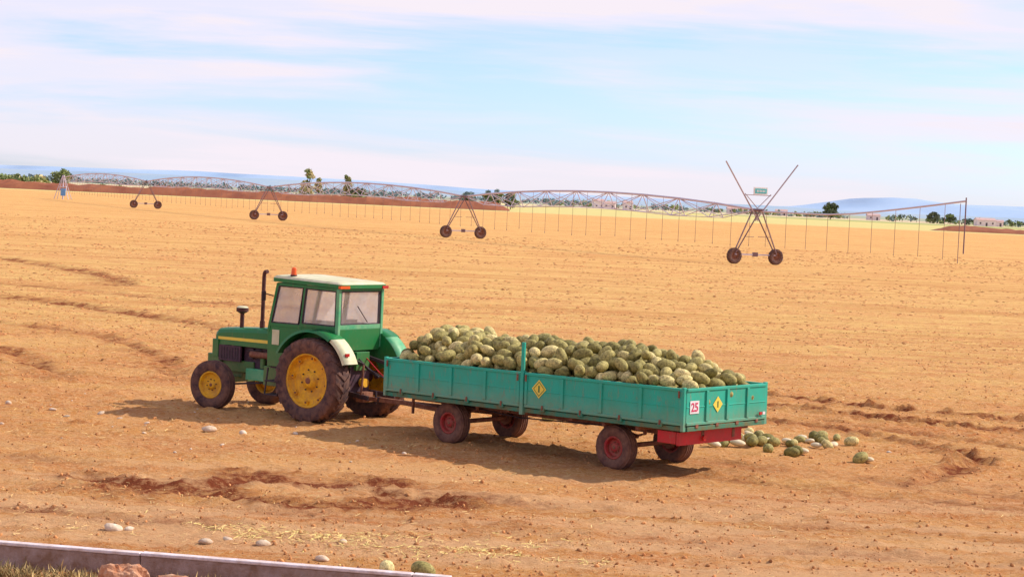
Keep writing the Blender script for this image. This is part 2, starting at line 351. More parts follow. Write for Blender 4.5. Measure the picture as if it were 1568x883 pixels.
ra_ = math_('MINIMUM', math_('MULTIPLY', math_('MULTIPLY', at.outputs['Fac'], .95), math_('ADD', .55, math_('MULTIPLY', ramp(noise(6.0, detail=7, rough=.8), .4, .6), .7))), 1.0)
c = mixc(ra_, c, (0.22, 0.055, 0.022, 1))
farz = ramp(PY, 610., 640.)
parc = nn(nt, 'ShaderNodeValToRGB'); parc.color_ramp.interpolation = 'CONSTANT'
e = parc.color_ramp.elements; e[0].color = (0.62, 0.52, 0.20, 1); e[1].color = (0.36, 0.37, 0.13, 1); e[1].position = .26
for p, cc in ((.36, (0.70, 0.57, 0.31, 1)), (.50, (0.34, 0.36, 0.17, 1)), (.60, (0.62, 0.47, 0.30, 1)), (.75, (0.36, 0.38, 0.25, 1))):
    q = e.new(p); q.color = cc
nt.links.new(ramp(math_('ADD', PY, math_('MULTIPLY', noise(1., mapscale=(.004, .004, 1), detail=1), 600.)), 850., 2400.), parc.inputs['Fac'])
c = mixc(farz, c, parc.outputs['Color'])
c = mixc(math_('MULTIPLY', ramp(PY, 1500., 6000.), .8), c, (0.38, 0.44, 0.49, 1))  # atmospheric haze painted into the far ground colour
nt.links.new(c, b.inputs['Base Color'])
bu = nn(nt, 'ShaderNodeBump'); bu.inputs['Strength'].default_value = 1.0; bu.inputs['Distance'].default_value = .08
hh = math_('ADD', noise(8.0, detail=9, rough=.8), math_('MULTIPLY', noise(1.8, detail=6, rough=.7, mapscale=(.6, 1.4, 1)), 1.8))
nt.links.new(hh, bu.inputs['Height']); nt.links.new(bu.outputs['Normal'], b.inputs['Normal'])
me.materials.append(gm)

# ------------------------------------------------------------------ small things scatter
def scatter(name, base_v, base_f, pos, rots, scales, matkeys, mati=None, smooth=True):
    base_v = np.array(base_v, dtype=np.float32); nb = len(base_v); N = len(pos)
    Rm = np.array([[list(r) for r in m] for m in rots], dtype=np.float32)
    Vs = base_v[None]*np.array(scales, dtype=np.float32)[:, None, :]
    V = np.einsum('nij,nbj->nbi', Rm, Vs)+np.array(pos, dtype=np.float32)[:, None, :]
    k = len(base_f[0]); bf = np.array(base_f, dtype=np.int32)
    F = (bf[None]+(np.arange(N)*nb)[:, None, None]).reshape(-1, k).astype(np.int32)
    me = bpy.data.meshes.new(name); me.vertices.add(N*nb); me.vertices.foreach_set('co', V.astype(np.float32).ravel())
    me.loops.add(F.size); me.loops.foreach_set('vertex_index', F.ravel())
    me.polygons.add(len(F)); me.polygons.foreach_set('loop_start', np.arange(0, F.size, k, dtype=np.int32))
    if smooth: me.polygons.foreach_set('use_smooth', np.ones(len(F), dtype=bool))
    for mk in matkeys: me.materials.append(M[mk])
    if mati is not None: me.polygons.foreach_set('material_index', np.repeat(np.array(mati, dtype=np.int32), len(base_f)))
    me.update(calc_edges=True)
    ob = bpy.data.objects.new(name, me); COL.objects.link(ob); return ob
import bmesh
def ico(sub):
    bm = bmesh.new(); bmesh.ops.create_icosphere(bm, subdivisions=sub, radius=1)
    v = [tuple(x.co) for x in bm.verts]; f = [tuple(q.index for q in x.verts) for x in bm.faces]; bm.free(); return v, f
def rrot(): return Euler((random.uniform(0, 6.28), random.uniform(0, 6.28), random.uniform(0, 6.28))).to_matrix()

iv, jf = ico(1)
iv = [(a*(1+random.uniform(-.25, .25)), b_*(1+random.uniform(-.25, .25)), c_*(1+random.uniform(-.25, .25))) for a, b_, c_ in iv]
def cand(n, y0, yr, pw, fx, fy, seed, lo, keep=.3):
    u = np.random.random(n); y = y0+yr*u**pw; x = (np.random.random(n)*2-1)*(y*.30+1)
    k = (fbm(x*fx, y*fy, 3, seed) > lo) | (np.random.random(n) < keep)
    return x[k], y[k]
P = []; R = []; S = []
cx, cy = cand(20000, 23.2, 60, 1.6, .5, .5, 44, .46)
for x, y in zip(cx, cy):
    sz = .008+.026*random.random()**4
    P.append((x, y, gz(x, y)+sz*.2)); R.append(rrot()); S.append((sz*1.4, sz, sz*.8))
cx, cy = cand(20000, 45, 190, 1.3, .08, .3, 47, .48, .2)
for x, y in zip(cx, cy):
    sz = (.015+.035*random.random()**3)*(.6+y/90)
    P.append((x, y, gz(x, y))); R.append(Euler((0, 0, random.uniform(0, 3))).to_matrix()); S.append((sz*1.8, sz*1.2, sz*.6))
scatter('soil_clods', iv, jf, P, R, S, ['clod'], smooth=False)

sv = [(-1, -.07, 0), (1, -.07, 0), (1, .07, .05), (-1, .07, .05)]; sfc = [(0, 1, 2, 3)]
P = []; R = []; S = []; MI = []
x = np.random.uniform(-6.0, 1.5, 3000); y = 26.2+np.random.normal(0, .45, 3000)-x*.10; k = fbm(x*1.0, y*1.6, 3, 9) > .54
A1_ = [(a, b_, 1) for a, b_ in zip(x[k], y[k])]
cx, cy = cand(26000, 23, 110, 1.5, .25, .6, 19, .5, .12)
for x, y, q in A1_+[(a, b_, 0) for a, b_ in zip(cx, cy)]:
    if q: m = 1 if random.random() < .7 else 0; L = random.uniform(.02, .06)
    else: m = 0; L = random.uniform(.010, .035)*(1+y/50)
    P.append((x, y, gz(x, y)+.012)); R.append((Euler((random.uniform(-.6, .6), random.uniform(-.35, .35), random.uniform(0, 3.14)))).to_matrix())
    S.append((L, L*1.3, L)); MI.append(m)
scatter('straw_litter', sv, sfc, P, R, S, ['straw', 'strawg'], MI, smooth=False)

iv2, jf2 = ico(2)
iv2 = [tuple(c_*(1+.45*(fbm(np.array([a*1.7+5]), np.array([b_*1.7+c0*1.3]), 3, 3)[0]-.5)) for c_ in (a, b_, c0)) for a, b_, c0 in iv2]
spots = [(-5.6, 37.3, .13), (-4.95, 37.2, .07), (-4.0, 37.6, .05), (-10.2, 40.4, .07), (-9.1, 39.6, .05), (-8.1, 39.4, .07), (-6.7, 36.6, .04),
         (-5.2, 26.4, .10), (-3.85, 25.7, .09), (-3.6, 26.0, .06), (-3.1, 25.7, .07), (-2.25, 24.9, .08), (-2.1, 26.2, .06), (1.8, 24.3, .06), (-8.6, 38.6, .05),
         (-6.9, 37.9, .05), (-7.6, 38.8, .04), (7.6, 39.0, .05), (-1.8, 35.4, .04), (-5.0, 26.45, .05)]
for i in range(26):
    y = random.uniform(34, 43); spots.append((random.uniform(-11, -2.5), y, random.uniform(.015, .035)))
P = [(x, y, gz(x, y)+s*.25) for x, y, s in spots]; R = [Euler((random.uniform(-.3, .3), random.uniform(-.3, .3), random.uniform(0, 6))).to_matrix() for _ in spots]
S = [(s*random.uniform(1.1, 1.6), s*.95, s*random.uniform(.45, .75)) for _, _, s in spots]
scatter('pale_stones', iv2, jf2, P, R, S, ['paler'], smooth=False)

for nm, (x, y, sx, sy, sz) in zip(['red_rock', 'red_rock.001', 'red_rock.002'], [(-4.25, 22.25, .28, .22, .24), (-3.55, 22.2, .36, .25, .17), (-2.95, 22.0, .25, .2, .12)]):
    v, f = ico(4); mb = MB(); ox = random.random()*9
    va = np.array(v); n = 1+.9*(fbm(va[:, 0]*1.6+ox, va[:, 1]*1.6+va[:, 2]*1.9, 5, 13)-.5)+.25*(fbm(va[:, 0]*6+ox, va[:, 1]*6+va[:, 2]*5, 3, 14)-.5)
    va = va*n[:, None]*np.array([[sx, sy, sz]])
    mb.add([tuple(q) for q in va], f, 'rock', False); ob = mb.obj(nm); ob.location = (x, y, gz(x, y)+sz*.5)

mb = MB()
p0 = Vector((-14.0, 25.0, 0)); p1 = Vector((-.55, 22.68, 0)); d = (p1-p0); L = d.length; d.normalize(); nrm = Vector((-d.y, d.x, 0))
seg = 3.3; t = 0
while t < L-.05:
    a = p0+d*(t+.004); b_ = p0+d*min(L, t+seg-.004); c = (a+b_)/2; ln = (b_-a).length
    rot = Matrix.Rotation(math.atan2(d.y, d.x)+random.uniform(-.002, .002), 3, 'Z'); jz = random.uniform(-.01, .004)
    mb.box(c+Vector((0, 0, .09+jz)), (ln, .10, .36), 'concrete', rot)
    mb.box(c+Vector((0, 0, .292+jz)), (ln, .13, .04), 'kerbtop', rot)
    t += seg
mb.obj('concrete_kerb', bevel=.012)

blade = [(-.03, 0, 0), (.03, 0, 0), (.012, .12, .6), (0, .35, 1.0)]; bfc = [(0, 1, 2, 3)]
P = []; R = []; S = []; MI = []
for i in range(4200):
    x = random.uniform(-6.8, .5); y = 22.35+random.gauss(0, .22)-(x+3)*.13
    if random.random() < .5: x = random.uniform(-6.9, -2.2); y = 23.2-(x+6)*.17-.25+random.gauss(0, .09)
    P.append((x, y, gz(x, y)-.01)); R.append(Euler((random.uniform(-.8, .8), random.uniform(-.8, .8), random.uniform(0, 6.28))).to_matrix())
    h = random.uniform(.04, .22); S.append((h*.5, h, h)); MI.append(0 if random.random() < .75 else 1)
scatter('dry_weeds', blade, bfc, P, R, S, ['weed', 'straw'], MI, smooth=False)

# ------------------------------------------------------------------ wheels
def wheel(name, parent, loc, Rr, W, rim, side, tyre='tyre', rimk='yellow', lugs=0, steer=0, ribs=0, hubR=.1, holes=0):
    mb = MB(); c = (0, 0, 0); s = side
    prof = [(rim, -.38*W), (rim+.03, -.47*W), ((rim+Rr)/2, -.52*W), (Rr*.93, -.50*W), (Rr*.965, -.42*W), (Rr*.97 if lugs else Rr, -.2*W), (Rr*.975 if lugs else Rr, 0)]
    prof = prof+[(r, -y) for r, y in prof[:-1][::-1]]
    mb.lathe_y(prof, c, tyre, 56)
    o = s*W
    mb.lathe_y([(rim, -.38*W), (rim-.03, -.34*W), (rim-.05, 0), (rim-.03, .34*W), (rim, .38*W), (rim+.012, .385*W)], c, rimk, 48)
    mb.lathe_y([(rim, .38*o), (rim+.015, .41*o), (rim-.02, .42*o), (rim-.03, .36*o), (rim-.045, .14*o), (rim*.80, .10*o), (rim*.55, .16*o), (rim*.50, .13*o), (hubR*1.3, .13*o), (hubR*1.2, .26*o), (hubR*.6, .30*o), (0.001, .30*o)], c, rimk, 48)
    for i in range(8):
        a = i*math.pi/4; r = hubR*1.3+(rim*.5-hubR*1.3)*.5
        mb.cyl((r*math.cos(a), .13*o, r*math.sin(a)), (r*math.cos(a), .13*o+s*.025, r*math.sin(a)), .016 if Rr > .5 else .011, 'black' if rimk == 'yellow' else 'rust', n=6)
    mb.cyl((0, .26*o, 0), (0, .32*o, 0), hubR*.5, 'rust', n=12)
    for i in range(holes):
        a = (i+.5)*2*math.pi/holes; r = rim*.86
        rot = Matrix.Rotation(-a, 3, 'Y')
        mb.box(rot @ Vector((r, .17*o, 0)), (rim*.16, .05, .09), rimk, rot)
        mb.cyl(rot @ Vector((r*.97, .19*o, 0)), rot @ Vector((r*.97, .19*o+s*.035, 0)), .02, 'rust', n=6)
    if lugs:
        for i in range(lugs):
            for sg in (-1, 1):
                a0 = 2*math.pi*(i+(.5 if sg > 0 else 0))/lugs; vs = []
                da = .30*(.8/Rr)*.9; wa = .050*(.8/Rr)
                for (ya, aa, ro) in ((-.02*sg, a0, Rr), (.30*W*sg, a0-da*.62, Rr*.998), (.50*W*sg, a0-da, Rr*.965), (.535*W*sg, a0-da*1.05, Rr*.90)):
                    for dw in (-wa, wa):
                        for rr in (ro, ro-.05):
                            vs.append((rr*math.cos(aa+dw), ya, rr*math.sin(aa+dw)))
                fs = []
                for q in range(3):
                    b0 = q*4; b1 = b0+4
                    fs += [(b0, b0+2, b1+2, b1), (b0+1, b1+1, b1+3, b0+3), (b0, b1, b1+1, b0+1), (b0+2, b0+3, b1+3, b1+2)]
                fs += [(0, 1, 3, 2), (12, 14, 15, 13)]
                mb.add(vs, fs, tyre)
    for q in range(ribs):
        y = (-.34+.68*q/(ribs-1))*W
        mb.lathe_y([(Rr-.01, y-.05*W), (Rr+.012, y-.04*W), (Rr+.012, y+.04*W), (Rr-.01, y+.05*W)], c, tyre, 48)
    ob = mb.obj(name, parent); ob.location = loc; ob.rotation_euler = (0, random.uniform(0, .3), steer)
    return ob

# ------------------------------------------------------------------ tractor  (local: +x forward, +y left/near, z up)
T = empty('tractor', (-3.38, 40.48, 0), math.atan2(.593, -.805))
TR = .86
wheel('rear_wheel_left', T, (0, .93, TR-.02), TR, .44, .54, 1, lugs=22, hubR=.13, holes=8)
wheel('rear_wheel_right', T, (0, -.93, TR-.02), TR, .44, .54, -1, lugs=22, hubR=.13, holes=8)
FX = 2.88
wheel('front_wheel_left', T, (FX, .84, .485), .50, .24, .28, 1, ribs=3, steer=.16, hubR=.07, holes=0)
wheel('front_wheel_right', T, (FX, -.84, .485), .50, .24, .28, -1, ribs=3, steer=.16, hubR=.07, holes=0)

mb = MB()
secs = []
for x, w, zt, zb in ((1.42, .33, 1.74, 1.30), (2.2, .32, 1.71, 1.30), (3.0, .31, 1.66, 1.30), (3.32, .30, 1.63, 1.28), (3.40, .28, 1.57, 1.28)):
    ring = [(x, -w, zb), (x, -w, zt-.10), (x, -w*.93, zt-.035), (x, -w*.75, zt), (x, 0, zt+.012), (x, w*.75, zt), (x, w*.93, zt-.035), (x, w, zt-.10), (x, w, zb)]
    secs.append(ring)
n = 9; vs = [p for r in secs for p in r]
fs = [(i*n+j, i*n+j+1, (i+1)*n+j+1, (i+1)*n+j) for i in range(4) for j in range(8)]+[tuple(range(9))[::-1], tuple(range(36, 45))]
mb.add(vs, fs, 'green')
for s in (1, -1):
    vs = [(1.45, s*.3335, 1.415), (3.3, s*.3065, 1.40), (3.3, s*.3065, 1.46), (1.45, s*.3335, 1.485)]
    mb.add(vs, [(0, 1, 2, 3) if s < 0 else (3, 2, 1, 0)], 'stripe')
    mb.bx(2.62, 3.26, s*.27, s*.325, .96, 1.29, 'engine')
    for q in range(7): mb.bx(2.68+q*.08, 2.71+q*.08, s*.322, s*.334, 1.0, 1.26, 'black')
mb.obj('hood', T, .012)
mb = MB()
mb.bx(3.402, 3.42, -.24, .24, 1.0, 1.54, 'black')
mb.bx(3.22, 3.44, -.32, .32, .72, 1.02, 'green'); mb.bx(3.27, 3.44, -.335, -.275, 1.02, 1.40, 'green'); mb.bx(3.27, 3.44, .275, .335, 1.02, 1.40, 'green')
for q in range(5): mb.bx(3.45, 3.62, -.28+q*.115, -.28+q*.115+.1, .78, 1.08, 'green')
mb.cyl((3.42, .16, 1.36), (3.45, .16, 1.36), .07, 'cream', n=14); mb.cyl((3.42, -.16, 1.36), (3.45, -.16, 1.36), .07, 'cream', n=14)
mb.obj('front_frame', T, .01)
mb = MB()
mb.bx(1.5, 2.62, -.2, .2, .72, 1.30, 'engine'); mb.bx(2.3, 3.2, -.24, .24, .74, .98, 'green')
mb.bx(.2, 1.6, -.22, .22, .58, 1.0, 'engine')
mb.cyl((1.8, .27, 1.15), (2.35, .27, 1.15), .07, 'rust'); mb.cyl((2.0, .27, .88), (2.0, .27, 1.08), .06, 'green')
for q in range(4): mb.bx(1.65+q*.22, 1.78+q*.22, .2, .26, 1.05, 1.27, 'black')
mb.bx(1.2, 2.0, -.5, -.25, .62, 1.0, 'green')
mb.bx(1.15, 1.65, .40, .62, .58, .98, 'green')
mb.bx(1.72, 2.35, .3, .42, .62, .86, 'green_l')
mb.bx(1.0, 1.35, .62, .90, .42, .45, 'black'); mb.bx(1.0, 1.35, .62, .90, .70, .73, 'black')
mb.beam((1.0, .88, .42), (1.0, .80, .98), .03, .03, 'black'); mb.beam((1.35, .88, .42), (1.35, .80, .98), .03, .03, 'black')
mb.tube([(1.5, .22, 1.2), (1.9, .28, 1.27), (2.5, .26, 1.2)], .018, 'black', 6)
mb.obj('engine', T, .008)
mb = MB()
mb.bx(FX-.12, FX+.12, -.64, .64, .52, .64, 'green'); mb.bx(FX-.18, FX+.18, -.15, .15, .6, .78, 'green')
for s in (1, -1):
    mb.cyl((FX, s*.64, .44), (FX, s*.64, .70), .05, 'green'); mb.cyl((FX, s*.64, .485), (FX, s*.84, .485), .045, 'black')
    mb.beam((1.6, s*.2, .62), (FX-.15, s*.58, .5), .04, .04, 'black')
mb.obj('front_axle', T, .006)
mb = MB()
mb.cyl((2.17, .16, 1.70), (2.17, .16, 1.86), .055, 'exh'); mb.cyl((2.17, .16, 1.86), (2.17, .16, 2.80), .042, 'exh')
mb.tube([(2.17, .16, 2.80), (2.155, .17, 2.86), (2.12, .18, 2.90), (2.05, .19, 2.91)], .042, 'exh', 10)
mb.obj('exhaust_stack', T)
mb = MB()
mb.cyl((2.8, .12, 1.64), (2.8, .12, 1.98), .045, 'exh'); mb.cyl((2.8, .12, 1.98), (2.8, .12, 2.02), .06, 'black', r2=.13, n=16)
mb.cyl((2.8, .12, 2.02), (2.8, .12, 2.10), .13, 'exh', n=16); mb.cyl((2.8, .12, 2.10), (2.8, .12, 2.13), .13, 'cream', r2=.09, n=16)
mb.obj('air_precleaner', T)

mb = MB()
cw = .66
def both(f):
    for s in (1, -1): f(s)
A1, A0 = (1.27, 2.72), (1.50, 1.86); B1, B0 = (.52, 2.73), (.62, 1.80); C1, C0 = (-.38, 2.70), (-.38, 1.50)
def pil(s):
    y = s*cw
    mb.beam((A0[0], y, A0[1]-.15), (A1[0], y, A1[1]), .06, .07, 'green')
    mb.beam((B0[0], y, B0[1]-.1), (B1[0], y, B1[1]), .05, .06, 'green')
    mb.beam((C0[0], y, C0[1]), (C1[0], y, C1[1]), .07, .08, 'green_l')
    mb.beam((A1[0], y, 2.705), (C1[0], y, 2.685), .06, .06, 'green')
    mb.beam((A0[0], y, 1.86), (.62, y, 1.87), .055, .07, 'green')
    mb.beam((.62, y, 1.90), (-.38, y, 1.90), .055, .07, 'green')
    mb.prism([(1.52, 1.83), (.60, 1.84), (.60, 1.30), (.78, 1.0), (1.50, 1.0)], y-.02, y+.02, 'green')
    mb.prism([(.60, 1.87), (-.38, 1.87), (-.40, 1.35), (.60, 1.35)], y-.02, y+.018, 'green')
    mb.bx(1.18, 1.38, y+s*.022, y+s*.034, 1.45, 1.76, 'cream')
    mb.bx(1.05, 1.10, y+s*.02, y+s*.05, 1.3, 1.34, 'black')
both(pil)
mb.beam((A1[0], -cw, 2.705), (A1[0], cw, 2.705), .06, .06, 'green'); mb.beam((C1[0], -cw, 2.685), (C1[0], cw, 2.685), .06, .06, 'green')
mb.beam((C0[0], -cw, 1.93), (C0[0], cw, 1.93), .06, .09, 'green_l')
mb.beam((1.50, -cw, 1.80), (1.50, cw, 1.80), .05, .12, 'green')
mb.bx(1.44, 1.49, -cw, -.33, 1.0, 1.76, 'green'); mb.bx(1.44, 1.49, .33, cw, 1.0, 1.76, 'green')
mb.bx(-.41, -.37, -cw+.04, cw-.04, 1.45, 1.885, 'green')
mb.bx(-.38, 1.45, -.63, .63, .96, 1.0, 'engine')
mb.obj('cab_frame', T, .008)
mb = MB()
def rr(x0, x1, yw, z, zf, cr=.08):
    pts = []
    for cx, cy, a0 in ((x1-cr, yw-cr, 0), (x0+cr, yw-cr, 90), (x0+cr, -yw+cr, 180), (x1-cr, -yw+cr, 270)):
        for q in range(4):
            a = math.radians(a0+30*q); X = cx+cr*math.cos(a); pts.append((X, cy+cr*math.sin(a), z+(zf-z)*(X-x0)/(x1-x0)))
    return pts
lv = [(rr(-.48, 1.42, .72, 2.715, 2.755), 'green'), (rr(-.48, 1.42, .72, 2.79, 2.83), 'cream'), (rr(-.44, 1.38, .68, 2.825, 2.875), 'cream'), (rr(-.32, 1.26, .56, 2.85, 2.90, .12), 'cream')]
for (a, ka), (b_, kb) in zip(lv[:-1], lv[1:]):
    mb.add(a+b_, [(i, (i+1) % 16, 16+(i+1) % 16, 16+i) for i in range(16)], ka)
mb.add(lv[0][0], [tuple(range(16))[::-1]], 'green'); mb.add(lv[-1][0], [tuple(range(16))], 'cream')
mb.bx(-.495, -.43, .46, .74, 2.71, 2.765, 'orange'); mb.bx(-.495, -.43, -.74, -.56, 2.71, 2.765, 'redlens')
mb.bx(1.40, 1.44, .45, .65, 2.745, 2.81, 'cream')
mb.obj('cab_roof', T)
mb = MB()
mb.cyl((.95, .57, 2.84), (.95, .57, 2.91), .07, 'black', n=14); mb.cyl((.95, .57, 2.91), (.95, .57, 3.04), .062, 'orange', r2=.05, n=14); mb.cyl((.95, .57, 3.04), (.95, .57, 3.065), .05, 'orange', r2=.02, n=14)
mb.obj('beacon', T)
mb = MB()
for s in (1, -1):
    y = s*cw
    mb.quad((1.44, y, 1.90), (.65, y, 1.91), (.55, y, 2.68), (1.25, y, 2.68), 'glass')
    mb.quad((.59, y, 1.935), (-.34, y, 1.935), (-.34, y, 2.66), (.50, y, 2.67), 'glass')
mb.quad((-.38, -.61, 1.975), (-.38, .61, 1.975), (-.38, .61, 2.66), (-.38, -.61, 2.66), 'glass')
mb.quad((1.48, -.62, 1.86), (1.48, .62, 1.86), (1.27, .62, 2.68), (1.27, -.62, 2.68), 'glass')
mb.obj('cab_windows', T)
mb = MB()
def frame(pts):
    for a, b_ in zip(pts, pts[1:]+pts[:1]): mb.beam(a, b_, .05, .022, 'black')
for s in (1, -1):
    y = s*(cw+.004)
    frame([(1.42, y, 1.91), (.67, y, 1.92), (.57, y, 2.66), (1.24, y, 2.66)])
    frame([(.57, y, 1.95), (-.32, y, 1.95), (-.32, y, 2.64), (.49, y, 2.65)])
frame([(-.385, -.60, 1.985), (-.385, .60, 1.985), (-.385, .60, 2.64), (-.385, -.60, 2.64)])
mb.beam((-.42, -.2, 2.02), (-.42, .12, 2.35), .015, .015, 'black')
mb.obj('window_seals', T)
mb = MB()
mb.bx(-.05, .45, -.25, .25, 1.25, 1.42, 'seat'); mb.bx(-.12, .02, -.24, .24, 1.42, 2.05, 'seat')
mb.cyl((1.1, 0, 1.3), (.85, 0, 1.85), .03, 'black')
prev = None
for i in range(17):
    a = i*math.pi/8; p = Vector((.85+.19*math.cos(a)*.9, .19*math.sin(a), 1.87+.19*math.cos(a)*.4))
    if prev: mb.cyl(prev, p, .013, 'black', n=6)
    prev = p
mb.obj('seat_and_steering', T, .02)
mb = MB()
for s in (1, -1):
    Rf = .99; aa = [math.radians(a) for a in range(28, 163, 5)]
    for a, b_ in zip(aa[:-1], aa[1:]):
        k = 'cream' if (math.degrees(a) > 121 and s > 0) else ('green_l' if math.degrees(a) > 121 else 'green')  # far fender: sunlight on its rear put in as paler green
        y0, y1 = s*.64, s*(1.08 if math.degrees(a) < 121 else 1.04)
        def P_(r, t, y):
            z = TR+r*math.sin(t); return (r*math.cos(t), y, min(z, 1.845))
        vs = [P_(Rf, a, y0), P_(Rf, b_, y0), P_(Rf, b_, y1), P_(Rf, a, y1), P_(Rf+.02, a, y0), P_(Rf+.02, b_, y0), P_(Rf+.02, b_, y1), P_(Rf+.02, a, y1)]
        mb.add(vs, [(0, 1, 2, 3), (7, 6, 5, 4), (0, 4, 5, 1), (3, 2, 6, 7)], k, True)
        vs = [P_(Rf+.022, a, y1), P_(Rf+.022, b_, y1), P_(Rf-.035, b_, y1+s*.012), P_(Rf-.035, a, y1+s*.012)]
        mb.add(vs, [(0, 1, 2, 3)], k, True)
        vs = [P_(Rf, a, y0), P_(Rf, b_, y0), P_(.45, b_, y0), P_(.45, a, y0)]
        mb.add(vs, [(0, 1, 2, 3)], 'green')
    mb.box((-.875, s*.90, 1.42), (.04, .10, .06), 'redlens')
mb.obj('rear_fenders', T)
mb = MB()
mb.cyl((0, -.8, .86), (0, .8, .86), .13, 'engine', n=14); mb.bx(-.45, .3, -.3, .3, .55, 1.3, 'engine'); mb.bx(-.52, -.1, -.2, .2, 1.05, 1.42, 'green')
for s in (1, -1):
    mb.beam((-.3, s*.3, .6), (-1.05, s*.42, .55), .05, .09, 'black'); mb.beam((-.4, s*.3, 1.3), (-.85, s*.36, 1.2), .05, .07, 'black')
    mb.cyl((-.85, s*.36, 1.2), (-.85, s*.40, .6), .022, 'rust')
mb.bx(-.98, -.35, -.07, .07, .46, .54, 'rust'); mb.bx(-.7, -.5, -.15, .15, .42, .62, 'rust'); mb.cyl((-.9, 0, .4), (-.9, 0, .66), .022, 'black')
mb.beam((-.5, .05, 1.2), (-1.0, .05, .95), .045, .045, 'black')
mb.tube([(-.5, .12, 1.3), (-.8, .14, 1.1), (-1.2, .1, .95), (-1.6, .0, .85)], .015, 'black', 6)
mb.tube([(-.5, -.12, 1.3), (-.9, -.1, 1.02), (-1.3, -.05, .82), (-1.7, .03, .72)], .015, 'redlens', 6)
mb.cyl((-.5, 0, .8), (-.62, 0, .8), .09, 'yellow', n=12)
mb.bx(-.44, -.41, .35, .6, 1.15, 1.4, 'green_l')
mb.obj('rear_hitch', T, .006)
mb = MB(); mb.cyl((1.40, .67, 2.45), (1.48, .86, 2.5), .012, 'black'); mb.box((1.48, .88, 2.45), (.03, .12, .20), 'black'); mb.obj('mirror', T, .01)

# ------------------------------------------------------------------ trailer
TL = empty('farm_trailer', (2.53, 35.5, 0), math.atan2(.659, -.752))
X0, X1, HW, ZB, ZT = -1.73, 5.43, 1.22, .89, 1.52
BED = Matrix.Translation((0, 0, .05)) @ Matrix.Rotation(.013, 4, 'Y')
WR = .385
for nm, x, s in (('rear_wheel_left', 0, 1), ('rear_wheel_right', 0, -1), ('front_wheel_left', 4.0, 1), ('front_wheel_right', 4.0, -1)):
    wheel(nm, TL, (x, s*.84, WR-.012), WR, .25, .20, s, tyre='tyre2', rimk='redrim', ribs=4, hubR=.065)
mb = MB()
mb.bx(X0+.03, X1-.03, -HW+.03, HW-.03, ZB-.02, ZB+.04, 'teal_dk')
for s in (1, -1):
    y = s*HW
    mb.bx(X0+.04, 1.84, y-.018, y+.018, ZB+.03, ZT-.02, 'teal'); mb.bx(1.96, X1-.04, y-.018, y+.018, ZB+.03, ZT-.02, 'teal')
    for (a, b_) in ((X0+.04, 1.84), (1.96, X1-.04)):
        mb.bx(a, b_, y-.035, y+.037, ZT-.05, ZT, 'teal'); mb.bx(a, b_, y-.035, y+.035, ZB+.0, ZB+.05, 'teal')
        mb.bx(a, b_, y-.028, y+.024, ZB+.30, ZB+.318, 'teal')
        for q in range(1, 4):
            x = a+(b_-a)*q/4; mb.bx(x-.035, x+.035, y-.04, y+.048, ZB+.052, ZT-.052, 'teal')
        for e_ in (a+.03, b_-.03): mb.bx(e_-.03, e_+.03, y-.03, y+.040, ZB+.052, ZT-.052, 'teal')
        for q in range(4):
            x = a+(b_-a)*(q+.5)/4; mb.bx(x-.05, x+.05, y-.02, y+.050, ZB-.05, ZB+.015, 'teal_dk'); mb.box((x, y+s*.05, ZB+.02), (.035, .02, .09), 'rust')
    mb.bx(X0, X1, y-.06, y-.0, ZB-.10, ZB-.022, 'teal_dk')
    for x in (X0+.02, X1-.02): mb.bx(x-.03, x+.03, y-.035, y+.038, ZB-.10, ZT+.02, 'teal')
    mb.bx(1.86, 1.94, y-.03, y+.052, ZB-.14, ZT+.02, 'teal')
    for x in (1.80, 2.0, X0+.09, X1-.09): mb.box((x, y+s*.05, ZT-.10), (.03, .03, .12), 'rust')
mb.bx(1.865, 1.935, HW+.0, HW+.045, ZT+.02, 2.06, 'teal')
mb.bx(1.865, 1.925, -HW-.035, -HW, ZT+.02, 1.9, 'teal')
for x, s in ((X0, -1), (X1, 1)):
    mb.bx(x-.018, x+.018, -HW+.03, HW-.03, ZB+.03, ZT-.02, 'teal')
    mb.bx(x-.037, x+.03, -HW+.04, HW-.04, ZT-.05, ZT, 'teal'); mb.bx(x-.035, x+.03, -HW+.04, HW-.04, ZB+.0, ZB+.05, 'teal')
    mb.bx(x-.026, x+.024, -HW+.04, HW-.04, ZB+.30, ZB+.318, 'teal')
    for q in range(1, 4):
        y = -HW+2*HW*q/4; mb.bx(x-.046, x+.03, y-.035, y+.035, ZB+.052, ZT-.052, 'teal')
    for q in (-.9, -.3, .3, .9): mb.bx(x-.045, x+.02, q-.04, q+.04, ZB-.05, ZB+.012, 'rust')
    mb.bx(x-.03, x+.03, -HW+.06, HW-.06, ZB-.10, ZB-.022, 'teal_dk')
ob = mb.obj('cargo_bed', TL, .006); ob.matrix_local = BED
mb = MB()
def diamond_side(x, z, y, r):
    mb.add([(x-r, y, z), (x, y, z-r), (x+r, y, z), (x, y, z+r)], [(0, 1, 2, 3)], 'stripe')
    r2 = r*.80; r3 = r*.70
    for a, b_, c_, d_ in (((0, r2), (r2, 0), (r3, 0), (0, r3)), ((0, -r2), (-r2, 0), (-r3, 0), (0, -r3)), ((r2, 0), (0, -r2), (0, -r3), (r3, 0)), ((-r2, 0), (0, r2), (0, r3), (-r3, 0))):
        mb.add([(x+p[0], y+.003, z+p[1]) for p in (a, b_, c_, d_)], [(0, 1, 2, 3)], 'green')
    mb.add([(x-r*.10, y+.003, z-r*.35), (x+r*.10, y+.003, z-r*.35), (x+r*.10, y+.003, z+r*.35), (x-r*.10, y+.003, z+r*.35)], [(0, 1, 2, 3)], 'green')
diamond_side(1.50, 1.245, HW+.0265, .17)
x = X0-.0205; r = .14; z = 1.22; yd = .29; x2 = X0-.0285
